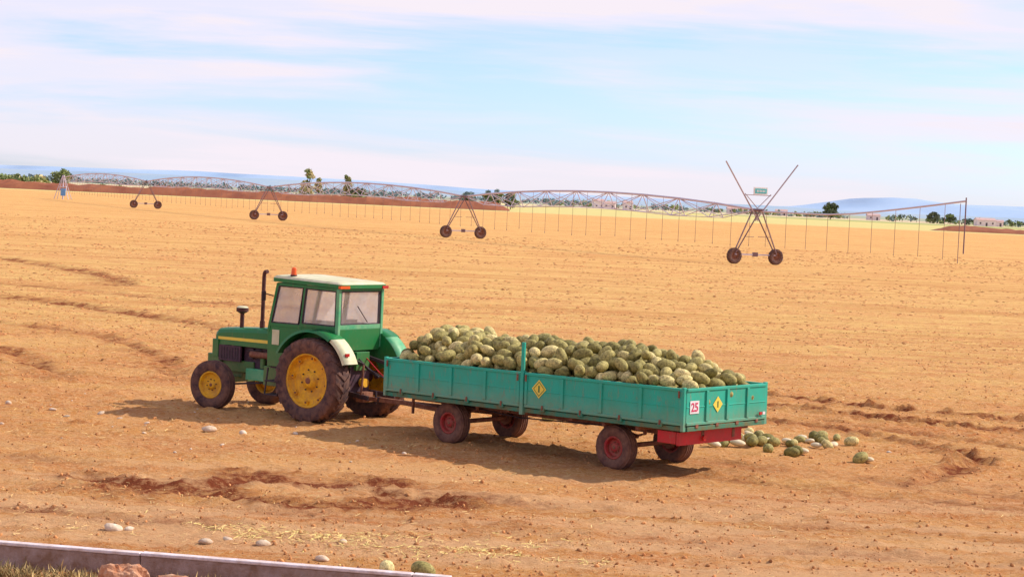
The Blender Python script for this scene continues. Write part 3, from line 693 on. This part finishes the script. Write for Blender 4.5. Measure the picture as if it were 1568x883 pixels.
mb.add([(x2, yd-r, z), (x2, yd, z+r), (x2, yd+r, z), (x2, yd, z-r)], [(0, 1, 2, 3)], 'stripe')
mb.add([(x2-.003, yd-r*.12, z-r*.4), (x2-.003, yd-r*.12, z+r*.4), (x2-.003, yd+r*.12, z+r*.4), (x2-.003, yd+r*.12, z-r*.4)], [(0, 1, 2, 3)], 'green')
x3 = X0-.0295
mb.add([(x3, 1.10, 1.09), (x3, .84, 1.09), (x3, .84, 1.31), (x3, 1.10, 1.31)], [(0, 1, 2, 3)], 'white')
for a, k in ((-1.08, 'white'), (-.98, 'redlens')): mb.box((X0-.06, a, 1.0), (.02, .07, .05), k)
ob = mb.obj('signs', TL); ob.matrix_local = BED
cu = bpy.data.curves.new('number_25', 'FONT'); cu.body = '25'; cu.size = .21; cu.extrude = .001; cu.align_x = 'CENTER'; cu.offset = .004
tx = bpy.data.objects.new('number_25', cu); COL.objects.link(tx); tx.parent = TL; tx.data.materials.append(M['pink'])
tx.matrix_local = BED @ Matrix.Translation((x3-.004, .97, 1.13)) @ Euler((math.pi/2, 0, -math.pi/2)).to_matrix().to_4x4()
mb = MB()
for s in (1, -1):
    mb.bx(X0+.15, X1-.1, s*.42, s*.50, .66, .82, 'rust')
    for xc in (0, 4.0):
        for q in range(4):
            L = .46-.09*q; mb.tube([(xc-L, s*.62, .60-.03*q+.05), (xc, s*.62, .55-.03*q), (xc+L, s*.62, .60-.03*q+.05)], .018, 'rust', 6)
        mb.beam((xc-.45, s*.62, .64), (xc-.42, s*.62, .80), .05, .05, 'rust'); mb.beam((xc+.45, s*.62, .64), (xc+.42, s*.62, .80), .05, .05, 'rust')
        mb.bx(xc-.6, xc+.6, s*.57, s*.67, .76, .83, 'teal_dk')
        mb.cyl((xc, s*.68, .38), (xc, s*.75, .38), .13, 'rust', n=16)
for xx in np.arange(X0+.3, X1, .75): mb.bx(xx, xx+.07, -1.12, 1.12, .765, .85, 'rust')
mb.cyl((0, -.8, .38), (0, .8, .38), .045, 'rust'); mb.cyl((4, -.8, .38), (4, .8, .38), .045, 'rust')
mb.bx(3.6, 4.4, -.5, .5, .60, .66, 'rust')
mb.beam((0.1, .1, .5), (.9, .1, .72), .06, .06, 'rust')
mb.tube([(4.6, .5, .72), (2.5, .62, .62), (.6, .5, .68)], .014, 'black', 6)
mb.obj('chassis', TL, .005)
mb = MB()
mb.beam((3.9, .45, .50), (5.9, .06, .50), .07, .09, 'rust'); mb.beam((3.9, -.45, .50), (5.9, -.02, .50), .07, .09, 'rust')
mb.beam((5.8, .02, .50), (6.72, .05, .50), .09, .09, 'rust'); mb.cyl((6.78, .05, .46), (6.78, .05, .55), .07, 'black', n=12)
mb.cyl((5.6, .25, .35), (5.6, .25, .78), .03, 'rust')
mb.obj('drawbar', TL, .005)
mb = MB()
mb.bx(X0+.16, X0+.22, -.72, 1.14, .60, .83, 'red'); mb.bx(X0+.23, X0+.62, 1.08, 1.14, .62, .83, 'red')
mb.cyl((X0+.11, .45, .70), (X0+.155, .45, .70), .05, 'redlens', n=12)
mb.obj('rear_bumper', TL, .005)

# ------------------------------------------------------------------ melon load
rm = .104
def hmax(x, y):
    ey = min(1, (1.2-abs(y)+.04)/.78); ex = min(1, (X1-x+.12)/.60); er = min(1, (x-X0+.10)/1.1)
    sm = lambda t: max(0, t)**.75
    und = .035*math.sin(x*1.3+.2)+.03*math.sin(x*3.1+y*2)
    top = .50+.065*x/4
    return 1.48+(top+und)*sm(ey)*sm(ex)*sm(er)
C = np.zeros((5000, 3)); nC = 0; fails = 0
while fails < 250 and nC < 3200:
    best = None
    for q in range(8):
        x = random.uniform(X0+rm+.02, X1-rm-.02); y = random.uniform(-HW+rm+.02, HW-rm-.02); z = 1.25
        if nC:
            dx = C[:nC, 0]-x; dy = C[:nC, 1]-y; dd = dx*dx+dy*dy; m = dd < 4*rm*rm
            if m.any(): z = max(z, float((C[:nC][m, 2]+np.sqrt(4*rm*rm-dd[m])).max()))
        if z <= hmax(x, y) and (best is None or z < best[2]): best = (x, y, z)
    if best is None: fails += 1; continue
    C[nC] = best; nC += 1
def melon_geo(nu=16, nv=10):
    v = []; f = []
    for i in range(nv+1):
        t = math.pi*i/nv
        for j in range(nu):
            p = 2*math.pi*j/nu; rr_ = math.sin(t)**.92; v.append((math.cos(t)*(1.0+.02), rr_*math.cos(p), rr_*math.sin(p)))
    for i in range(nv):
        for j in range(nu): f.append((i*nu+j, i*nu+(j+1) % nu, (i+1)*nu+(j+1) % nu, (i+1)*nu+j))
    return v, f
mv, mf = melon_geo()
R = []; S = []; P = []
for c in C[:nC]:
    P.append(tuple(c)); R.append(Euler((0, random.gauss(0, .40), random.uniform(0, 6.28))).to_matrix())
    k = random.uniform(.85, 1.12); S.append((rm*random.uniform(1.4, 1.7)*k, rm*1.0*k, rm*1.0*k))
mp = scatter('melon_pile', mv, mf, P, R, S, ['melon'])
mp.matrix_world = Matrix.Translation((2.53, 35.5, 0)) @ Matrix.Rotation(math.atan2(.659, -.752), 4, 'Z') @ BED

P = []; R = []; S = []; MI = []
def lm(x, y, s=1, w=0):
    P.append((x, y, gz(x, y)+rm*s*.8)); R.append(Euler((0, random.gauss(0, .3), random.uniform(0, 6.28))).to_matrix()); S.append((rm*1.45*s, rm*s, rm*s*(.6 if w else 1))); MI.append(w)
for i in range(75):
    t = random.random(); x = 3.9+2.8*t+random.gauss(0, .12); y = 39.3+.5*t+random.gauss(0, .45)
    if i % 6 == 0: y += random.uniform(.3, 1.3)
    if all((x-p[0])**2+(y-p[1])**2 > .035 for p in P): lm(x, y, random.uniform(.6, 1.05), 1 if random.random() < .3 else 0)
for x, y in ((6.72, 37.25), (5.5, 37.8), (5.1, 38.2), (5.62, 37.95), (7.0, 39.9), (.63, 42.4), (1.3, 42.2), (1.7, 41.6), (2.3, 41.2), (.2, 42.6), (.9, 41.8), (-1.38, 24.15), (-.93, 24.1)): lm(x, y, random.uniform(.9, 1.1), 0)
lm(5.75, 38.1, .9, 1); lm(6.9, 37.35, .8, 1); lm(6.2, 39.3, .8, 1)
scatter('loose_melons', mv, mf, P, R, S, ['melon', 'melon_split'], MI)

# ------------------------------------------------------------------ centre pivot irrigator
CP = empty('center_pivot_irrigator')
tw = [Vector((-94.4, 413, 0)), Vector((-62.5, 335, 0)), Vector((-34.1, 274, 0)), Vector((-5.6, 216, 0)), Vector((20.3, 166.6, 0))]
dirn = Vector((.45, -.893, 0)).normalized(); wd = Vector((.893, .45, 0)).normalized()
PZ = 4.55
def span(mb, mbh, a, b_, n=9, arch=1.05, zt=(PZ, PZ), drops=True):
    pts = []; lo = []
    dv = (b_-a).normalized(); lat = Vector((-dv.y, dv.x, 0))
    for i in range(n+1):
        t = i/n; z = zt[0]*(1-t)+zt[1]*t+arch*4*t*(1-t); p = a.lerp(b_, t); pts.append(Vector((p.x, p.y, z)))
    mb.tube(pts, .10, 'galv', 8)
    for i in range(1, n):
        c = pts[i]; dd = 1.55 if 1 < i < n-1 else 1.2
        lo.append((c+lat*.75-Vector((0, 0, dd)), c-lat*.75-Vector((0, 0, dd))))
    for i, (l, r) in enumerate(lo):
        c = pts[i+1]; mb.cyl(c, l, .045, 'galv', n=5); mb.cyl(c, r, .045, 'galv', n=5); mb.cyl(l, r, .035, 'galv', n=5)
        for sd in (0, 1):
            prv = lo[i-1][sd] if i else pts[0]; mb.cyl(prv, lo[i][sd], .034, 'galv', n=5)
            mb.cyl(pts[i], lo[i][sd], .038, 'galv', n=5)
            if i+2 <= n: mb.cyl(pts[i+2], lo[i][sd], .038, 'galv', n=5)
    for sd in (0, 1): mb.cyl(lo[-1][sd], pts[n], .034, 'galv', n=5)
    if drops:
        m = int((b_-a).length/2.9)
        for i in range(m+1):
            t = (i+.5)/(m+1); k = t*n; j = min(int(k), n-1); p = pts[j].lerp(pts[j+1], k-j)
            q = p+lat*.25; zb = 1.5+random.uniform(-.15, .15); mbh.cyl(q+Vector((0, 0, .1)), Vector((q.x, q.y, zb)), .017, 'hose', n=4, caps=False)
            mbh.cyl(Vector((q.x, q.y, zb-.15)), Vector((q.x, q.y, zb)), .03, 'hose', n=4)
mb = MB(); mbh = MB()
for i in range(4): span(mb, mbh, tw[i], tw[i+1])
e1 = tw[4]+dirn*26.8
pts = []
for i in range(9):
    t = i/8; p = tw[4].lerp(e1, t); pts.append(Vector((p.x, p.y, PZ-.1+1.45*max(0, (t-.4)/.6)**1.2)))
mb.tube(pts, .07, 'galv', 8)
for i in range(9):
    t = (i+.5)/9.3; k = t*8; j = int(k); p = pts[j].lerp(pts[j+1], k-j)
    mbh.cyl(p, Vector((p.x, p.y, 1.6+random.uniform(-.1, .1))), .018, 'hose', n=4, caps=False)
mbh.cyl(pts[-1]+Vector((0, 0, .25)), Vector((e1.x, e1.y, 2.1)), .05, 'galv_dk', n=6)
mbh.cyl(pts[-1]+Vector((0, 0, -.2))-dirn*.6, Vector((e1.x, e1.y, 1.4))-dirn*.6, .025, 'galv_dk', n=6)
mb.obj('pipe_and_trusses', CP); mbh.obj('drop_hoses', CP)
for ti in range(1, 5):
    c = tw[ti]; mb = MB(); w = 2.08; up = Vector((0, 0, 1))
    for s in (-1, 1):
        ba = c+wd*s*w
        for q in (-.45, .45):
            mb.beam(ba+dirn*q*.3+up*.85, c+wd*s*.12+dirn*q*1.2+up*(PZ-.05), .085, .085, 'galv_dk')
        mb.beam(c+wd*s*w*.62+dirn*.2+up*2.3, c+wd*s*w*.1+up*2.3, .045, .045, 'galv_dk')
    mb.beam(c-wd*w+up*.80, c+wd*w+up*.80, .13, .11, 'galv')
    mb.box(c+up*.82, (.45, .35, .35), 'galv_dk')
    mb.cyl(c-dirn*.9+up*PZ, c+dirn*.9+up*PZ, .13, 'galv_dk')
    if ti == 4:
        for s, top in ((-1, 8.5), (1, 8.5)):
            mb.beam(c+wd*s*(-.15)+up*(PZ-.9), c+wd*s*3.6+dirn*.4+up*top, .085, .085, 'galv_m')
            mb.beam(c+wd*s*1.3+up*5.9, c+wd*s*.0+up*4.7, .05, .05, 'galv_m')
        mb.beam(c-wd*1.3+up*5.80, c+wd*1.3+up*5.80, .06, .06, 'galv_m')
    mb.obj('tower_frame_%d' % ti, CP)
    ang = math.atan2(wd.y, wd.x)
    for s, nm in ((-1, 'a'), (1, 'b')):
        p = c+wd*s*w
        ob = wheel('tower_wheel_%d%s' % (ti, nm), CP, (p.x, p.y, .66), .68, .36, .34, -1, tyre='tyre', rimk='rust', lugs=16, hubR=.1)
        ob.rotation_euler = (0, .1, ang)
mb = MB(); c = tw[4]+dirn*.35; rot = Matrix.Rotation(math.atan2(wd.y, wd.x), 3, 'Z')
mb.box(c+Vector((0, 0, 6.15)), (1.35, .10, .62), 'white', rot); mb.box(c+dirn*.055+Vector((0, 0, 6.15)), (1.15, .02, .40), 'signteal', rot)
for q in range(6): mb.box(c+dirn*.068+wd*(-.38+q*.15)+Vector((0, 0, 6.15)), (.08, .012, .18), 'white', rot)
mb.obj('nameplate', CP)
mb = MB(); c = tw[0]
for sx in (-1, 1):
    for sy in (-1, 1): mb.beam(c+Vector((sx*1.5, sy*1.5, 0)), c+Vector((sx*.15, sy*.15, PZ+.4)), .10, .10, 'galv')
mb.cyl(c, c+Vector((0, 0, PZ+.5)), .15, 'galv'); mb.box(c+Vector((.3, -1.2, 1.5)), (1.0, .3, 1.5), 'blue'); mb.box(c+Vector((0, 0, 2.6)), (1.3, 1.3, .1), 'white')
mb.obj('pivot_point', CP)

# ------------------------------------------------------------------ distant earth bank
def bank(name, xa, xb, yc, h0, wdt):
    xs_ = np.arange(xa, xb, 1.5); prof = np.linspace(-1, 1, 9); fs = []
    Xg, Pg = np.meshgrid(xs_, prof, indexing='ij')
    n = fbm(Xg*.11, Pg*2+3., 4, 31); n2 = fbm(Xg*.6, Pg*4., 3, 37)
    e_ = np.clip(np.minimum((Xg-xa)/6, (xb-Xg)/6), 0, 1)
    Zg = np.maximum(-.1, e_*h0*(1-abs(Pg)**1.6)*(.55+.8*n+.3*(n2-.5)))-.05; Yg = yc+Pg*wdt+(n-.5)*3
    vs = list(zip(Xg.ravel(), Yg.ravel(), Zg.ravel()))
    for i in range(len(xs_)-1):
        for j in range(8): fs.append((i*9+j, i*9+9+j, i*9+10+j, i*9+j+1))
    mb = MB(); mb.add(vs, fs, 'berm', False); mb.obj(name)
bank('earth_bank', -260, -.5, 668, 3.0, 7)
bank('earth_bank.001', 140, 330, 668, 2.0, 6)

def hills(name, pts, Y, depth, mk, seed, rough):
    px = [p[0] for p in pts]; ph = [p[1] for p in pts]
    xs_ = np.arange(-9000, 9000, 40.); fs = []
    hh = np.interp(xs_, px, ph)*(1+rough*(fbm(xs_*.004, xs_*0+seed, 4, seed)-.5))
    prof = [(-1, 0), (-.6, .35), (-.25, .75), (0, 1), (.5, .6), (1, 0)]; vs = []
    for x, h in zip(xs_, hh):
        for p, q in prof:
            vs.append((x, Y+p*depth+math.sin(x*.01+p*7)*depth*.15, h*q-1))
    k = len(prof)
    for i in range(len(xs_)-1):
        for j in range(k-1): fs.append((i*k+j, i*k+k+j, i*k+k+j+1, i*k+j+1))
    mb = MB(); mb.add(vs, fs, mk, True); mb.obj(name)
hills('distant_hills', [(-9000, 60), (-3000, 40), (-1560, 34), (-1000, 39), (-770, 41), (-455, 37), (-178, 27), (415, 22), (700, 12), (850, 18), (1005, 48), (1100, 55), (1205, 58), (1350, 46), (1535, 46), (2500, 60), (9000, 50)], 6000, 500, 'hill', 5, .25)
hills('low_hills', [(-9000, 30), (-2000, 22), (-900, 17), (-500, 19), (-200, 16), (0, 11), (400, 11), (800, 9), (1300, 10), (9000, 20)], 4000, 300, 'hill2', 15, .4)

# ------------------------------------------------------------------ trees
leafq = np.array([(-1, -.5, 0), (1, -.5, 0), (.6, .6, .1), (-.6, .6, 0)], dtype=np.float32)
def leafcloud(mb, clumps, nleaf, size, keys):
    for (cx, cy, cz, r) in clumps:
        k = random.choice(keys); n = nleaf
        d = np.random.normal(size=(n, 3)); d /= np.linalg.norm(d, axis=1)[:, None]; d *= r*(np.random.random(n)**.4)[:, None]
        p = np.array([cx, cy, cz])+d*np.array([1, 1, .8]); p[:, 2] = np.maximum(p[:, 2], .1)
        q = np.random.normal(size=(n, 3, 3)); q, _ = np.linalg.qr(q)
        s = size*np.random.uniform(.5, 1.2, n)
        V = (np.einsum('nij,bj->nbi', q, leafq)*s[:, None, None]+p[:, None, :]).reshape(-1, 3)
        mb.add([tuple(v) for v in V], [(4*i, 4*i+1, 4*i+2, 4*i+3) for i in range(n)], k)
def tree(name, x, y, h, w, keys, tall=False, nc=26, nl=60):
    mb = MB(); tr_ = h*.03
    mb.cyl((0, 0, -.2), (0, 0, h*.35), tr_, 'bark', r2=tr_*.7, n=7); cl = []
    for i in range(nc):
        a = random.uniform(0, 6.28)
        if tall: zz = random.uniform(.22, 1.0)*h; rad = w*.5*math.sin(min(1, (1.12-zz/h)*1.5)*math.pi/2)*random.uniform(.1, .75)
        else: zz = random.uniform(.25, .92)*h; rad = w*.5*math.sqrt(max(0, 1-((zz/h-.55)/.45)**2))*random.uniform(.2, .85)
        c = (rad*math.cos(a), rad*math.sin(a), zz*.94); cl.append(c+(random.uniform(.12, .20)*w,))
        if i % 3 == 0: mb.cyl((0, 0, h*random.uniform(.15, .35)), c, tr_*.4, 'bark', r2=tr_*.1, n=5)
    leafcloud(mb, cl, nl, w*.05+.04, keys)
    ob = mb.obj(name); ob.location = (x, y, 0); return ob
tree('poplar_tree', -73.5, 700, 11.6, 5.6, ['leafy', 'leafy', 'leafy', 'leafg'], True, 34)
tree('poplar_tree.001', -59.5, 698, 10.4, 5.0, ['leafy', 'leafy', 'leafg', 'leafy'], True, 30)
tree('poplar_tree.002', -70, 702, 8.6, 4.4, ['leafy', 'leafg'], True)
tree('poplar_tree.003', -75.5, 703, 7.6, 3.6, ['leafy', 'leafy'], True)
tree('oak_tree', -158, 690, 8.2, 8.0, ['leaf', 'leafg', 'leafg'], nc=34)
tree('oak_tree.001', 189, 1190, 10.5, 11.0, ['leaf', 'leaf', 'leafg'], nc=34)
tree('oak_tree.002', -55, 690, 5.2, 8.0, ['leaf', 'leafg', 'leaf'])
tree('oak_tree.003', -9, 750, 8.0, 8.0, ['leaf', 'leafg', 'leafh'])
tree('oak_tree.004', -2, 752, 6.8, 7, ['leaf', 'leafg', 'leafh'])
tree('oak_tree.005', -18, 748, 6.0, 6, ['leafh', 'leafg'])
tree('oak_tree.006', 272, 1290, 8.0, 9, ['leaf', 'leaf'])
tree('oak_tree.007', 285, 1300, 7.0, 8, ['leaf', 'leafg'])
tree('oak_tree.008', 340, 1290, 8, 9, ['leaf', 'leafg'])
def treerow(name, xa, xb, y, h, n, keys, r=2.0, nl=36, jit=6):
    mb = MB(); cl = []
    for i in range(n):
        x = random.uniform(xa, xb); hh = h*random.uniform(.55, 1.0)
        mb.cyl((x, y, 0), (x, y, hh*.5), .15, 'bark', n=4)
        for q in range(3): cl.append((x+random.gauss(0, r*.5), y+random.gauss(0, jit), hh*random.uniform(.3, .8), r*random.uniform(.5, .9)))
    leafcloud(mb, cl, nl, r*.28, keys); mb.obj(name)
treerow('distant_tree_row', -215, -165, 700, 5.4, 48, ['leafg', 'leafg', 'leafy'], 2.2)
treerow('distant_tree_row.001', -158, -70, 735, 2.8, 60, ['leafg', 'leafg', 'leafy'], 1.5)
treerow('distant_tree_row.002', -78, -50, 695, 3.4, 22, ['leaf', 'leafg'], 1.6)
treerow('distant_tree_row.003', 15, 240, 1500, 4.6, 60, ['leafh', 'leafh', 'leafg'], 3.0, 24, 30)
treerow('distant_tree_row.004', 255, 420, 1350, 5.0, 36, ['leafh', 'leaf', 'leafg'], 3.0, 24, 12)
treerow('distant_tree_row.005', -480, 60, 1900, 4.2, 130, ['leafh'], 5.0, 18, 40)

def house(name, x, y, w, d, h, rz=0):
    mb = MB(); mb.bx(-w/2, w/2, -d/2, d/2, -.2, h, 'wall_w')
    rh = h+d*.2; e_ = .3
    vs = [(-w/2-e_, -d/2-e_, h-.05), (w/2+e_, -d/2-e_, h-.05), (w/2+e_, 0, rh), (-w/2-e_, 0, rh), (-w/2-e_, d/2+e_, h-.05), (w/2+e_, d/2+e_, h-.05)]
    vs += [(a, b_, c_+.18) for a, b_, c_ in vs]
    mb.add(vs, [(0, 3, 2, 1), (3, 4, 5, 2), (6, 7, 8, 9), (9, 8, 11, 10), (0, 1, 7, 6), (4, 10, 11, 5), (0, 6, 9, 3), (3, 9, 10, 4), (1, 2, 8, 7), (2, 5, 11, 8)], 'roof_t')
    for s in (-1, 1): mb.add([(s*w/2, -d/2, h-.03), (s*w/2, d/2, h-.03), (s*w/2, 0, rh-.03)], [(0, 1, 2)], 'wall_w')
    nw = max(2, int(w/3.2))
    for i in range(nw):
        xx = -w/2+w*(i+.5)/nw
        if i == nw//2: mb.bx(xx-.6, xx+.6, -d/2-.05, -d/2+.02, 0, 2.2, 'dark')
        else: mb.bx(xx-.5, xx+.5, -d/2-.05, -d/2+.02, 1.2, 2.4, 'dark')
    ob = mb.obj(name); ob.location = (x, y, 0); ob.rotation_euler = (0, 0, rz)
for i, (x, y, w, d, h, rz) in enumerate([(296, 1250, 12, 7, 3.6, .1), (307, 1262, 7, 6, 3.0, -.2), (54, 1300, 7, 6, 4.8, .2), (62, 1310, 8, 6, 3.6, -.1), (75, 1330, 6, 6, 4.4, .1),
                                       (168, 1520, 12, 7, 3.4, .05), (205, 1530, 9, 7, 3.2, -.1), (258, 1430, 9, 7, 3.2, 0)]):
    house('farmhouse' if i == 0 else 'farmhouse.%03d' % i, x, y, w, d, h, rz)

# ------------------------------------------------------------------ light, sky
sd = Vector((.965, .264, 0)).normalized(); el = math.radians(39)
sdir = Vector((sd.x*math.cos(el), sd.y*math.cos(el), math.sin(el)))
sl = bpy.data.lights.new('sun', 'SUN'); sl.energy = 5.0; sl.angle = math.radians(.5); sl.color = (1, .93, .82)
so = bpy.data.objects.new('sun', sl); COL.objects.link(so); so.rotation_euler = (-sdir).to_track_quat('-Z', 'Y').to_euler(); so.location = (30, 10, 40)
w = bpy.data.worlds.new('World'); scene.world = w; w.use_nodes = True; nt = w.node_tree
bg = nt.nodes['Background']; bg.inputs['Strength'].default_value = .12
sky = nn(nt, 'ShaderNodeTexSky', sky_type='NISHITA'); sky.sun_disc = False; sky.sun_elevation = el; sky.sun_rotation = math.atan2(sd.x, sd.y); sky.dust_density = .6; sky.altitude = 600
tc = nn(nt, 'ShaderNodeTexCoord')
def cloud(scl, loc, sc, lo, hi, rot):
    mp1 = nn(nt, 'ShaderNodeMapping'); mp1.inputs['Rotation'].default_value = (0, math.radians(rot), 0); mp1.inputs['Scale'].default_value = scl; mp1.inputs['Location'].default_value = loc
    nt.links.new(tc.outputs['Generated'], mp1.inputs['Vector'])
    n1 = nn(nt, 'ShaderNodeTexNoise'); n1.inputs['Scale'].default_value = sc; n1.inputs['Detail'].default_value = 8; n1.inputs['Roughness'].default_value = .55; n1.inputs['Distortion'].default_value = .4
    nt.links.new(mp1.outputs['Vector'], n1.inputs['Vector'])
    cm = nn(nt, 'ShaderNodeMapRange', interpolation_type='SMOOTHSTEP'); cm.inputs['From Min'].default_value = lo; cm.inputs['From Max'].default_value = hi
    nt.links.new(n1.outputs['Fac'], cm.inputs['Value']); return cm.outputs['Result']
c1 = cloud((1.7, 1.7, 19), (.9, 0, .2), 1.3, .40, .56, 5)
c2 = cloud((4.5, 4.5, 46), (1.3, 2, .6), 1.3, .42, .66, 4)
a1 = nn(nt, 'ShaderNodeMath', operation='MULTIPLY'); nt.links.new(c1, a1.inputs[0]); a1.inputs[1].default_value = .75
a2 = nn(nt, 'ShaderNodeMath', operation='MULTIPLY_ADD'); nt.links.new(c2, a2.inputs[0]); a2.inputs[1].default_value = .30; nt.links.new(a1.outputs[0], a2.inputs[2])
a3 = nn(nt, 'ShaderNodeMath', operation='ADD'); a3.use_clamp = True; nt.links.new(a2.outputs[0], a3.inputs[0]); a3.inputs[1].default_value = .02
mx = nn(nt, 'ShaderNodeMix', data_type='RGBA'); nt.links.new(a3.outputs[0], mx.inputs[0])
tint = nn(nt, 'ShaderNodeMix', data_type='RGBA', blend_type='MULTIPLY'); tint.inputs[0].default_value = 1; tint.inputs[7].default_value = (0.98, 1.14, 1.75, 1)
nt.links.new(sky.outputs[0], tint.inputs[6]); nt.links.new(tint.outputs[2], mx.inputs[6]); mx.inputs[7].default_value = (7.9, 7.25, 7.9, 1)
nt.links.new(mx.outputs[2], bg.inputs['Color'])

# ------------------------------------------------------------------ camera
cam = bpy.data.cameras.new('camera'); co_ = bpy.data.objects.new('camera', cam); COL.objects.link(co_)
cam.lens = 36*3032/1568; cam.sensor_width = 36; cam.clip_end = 30000; cam.clip_start = .1
co_.matrix_world = Matrix.Translation((0, 0, 4.7)) @ Matrix.Rotation(math.radians(90-2.634), 4, 'X') @ Matrix.Rotation(math.radians(2.605), 4, 'Z')
scene.camera = co_
scene.view_settings.view_transform = 'Standard'; scene.view_settings.look = 'None'; scene.view_settings.exposure = 0
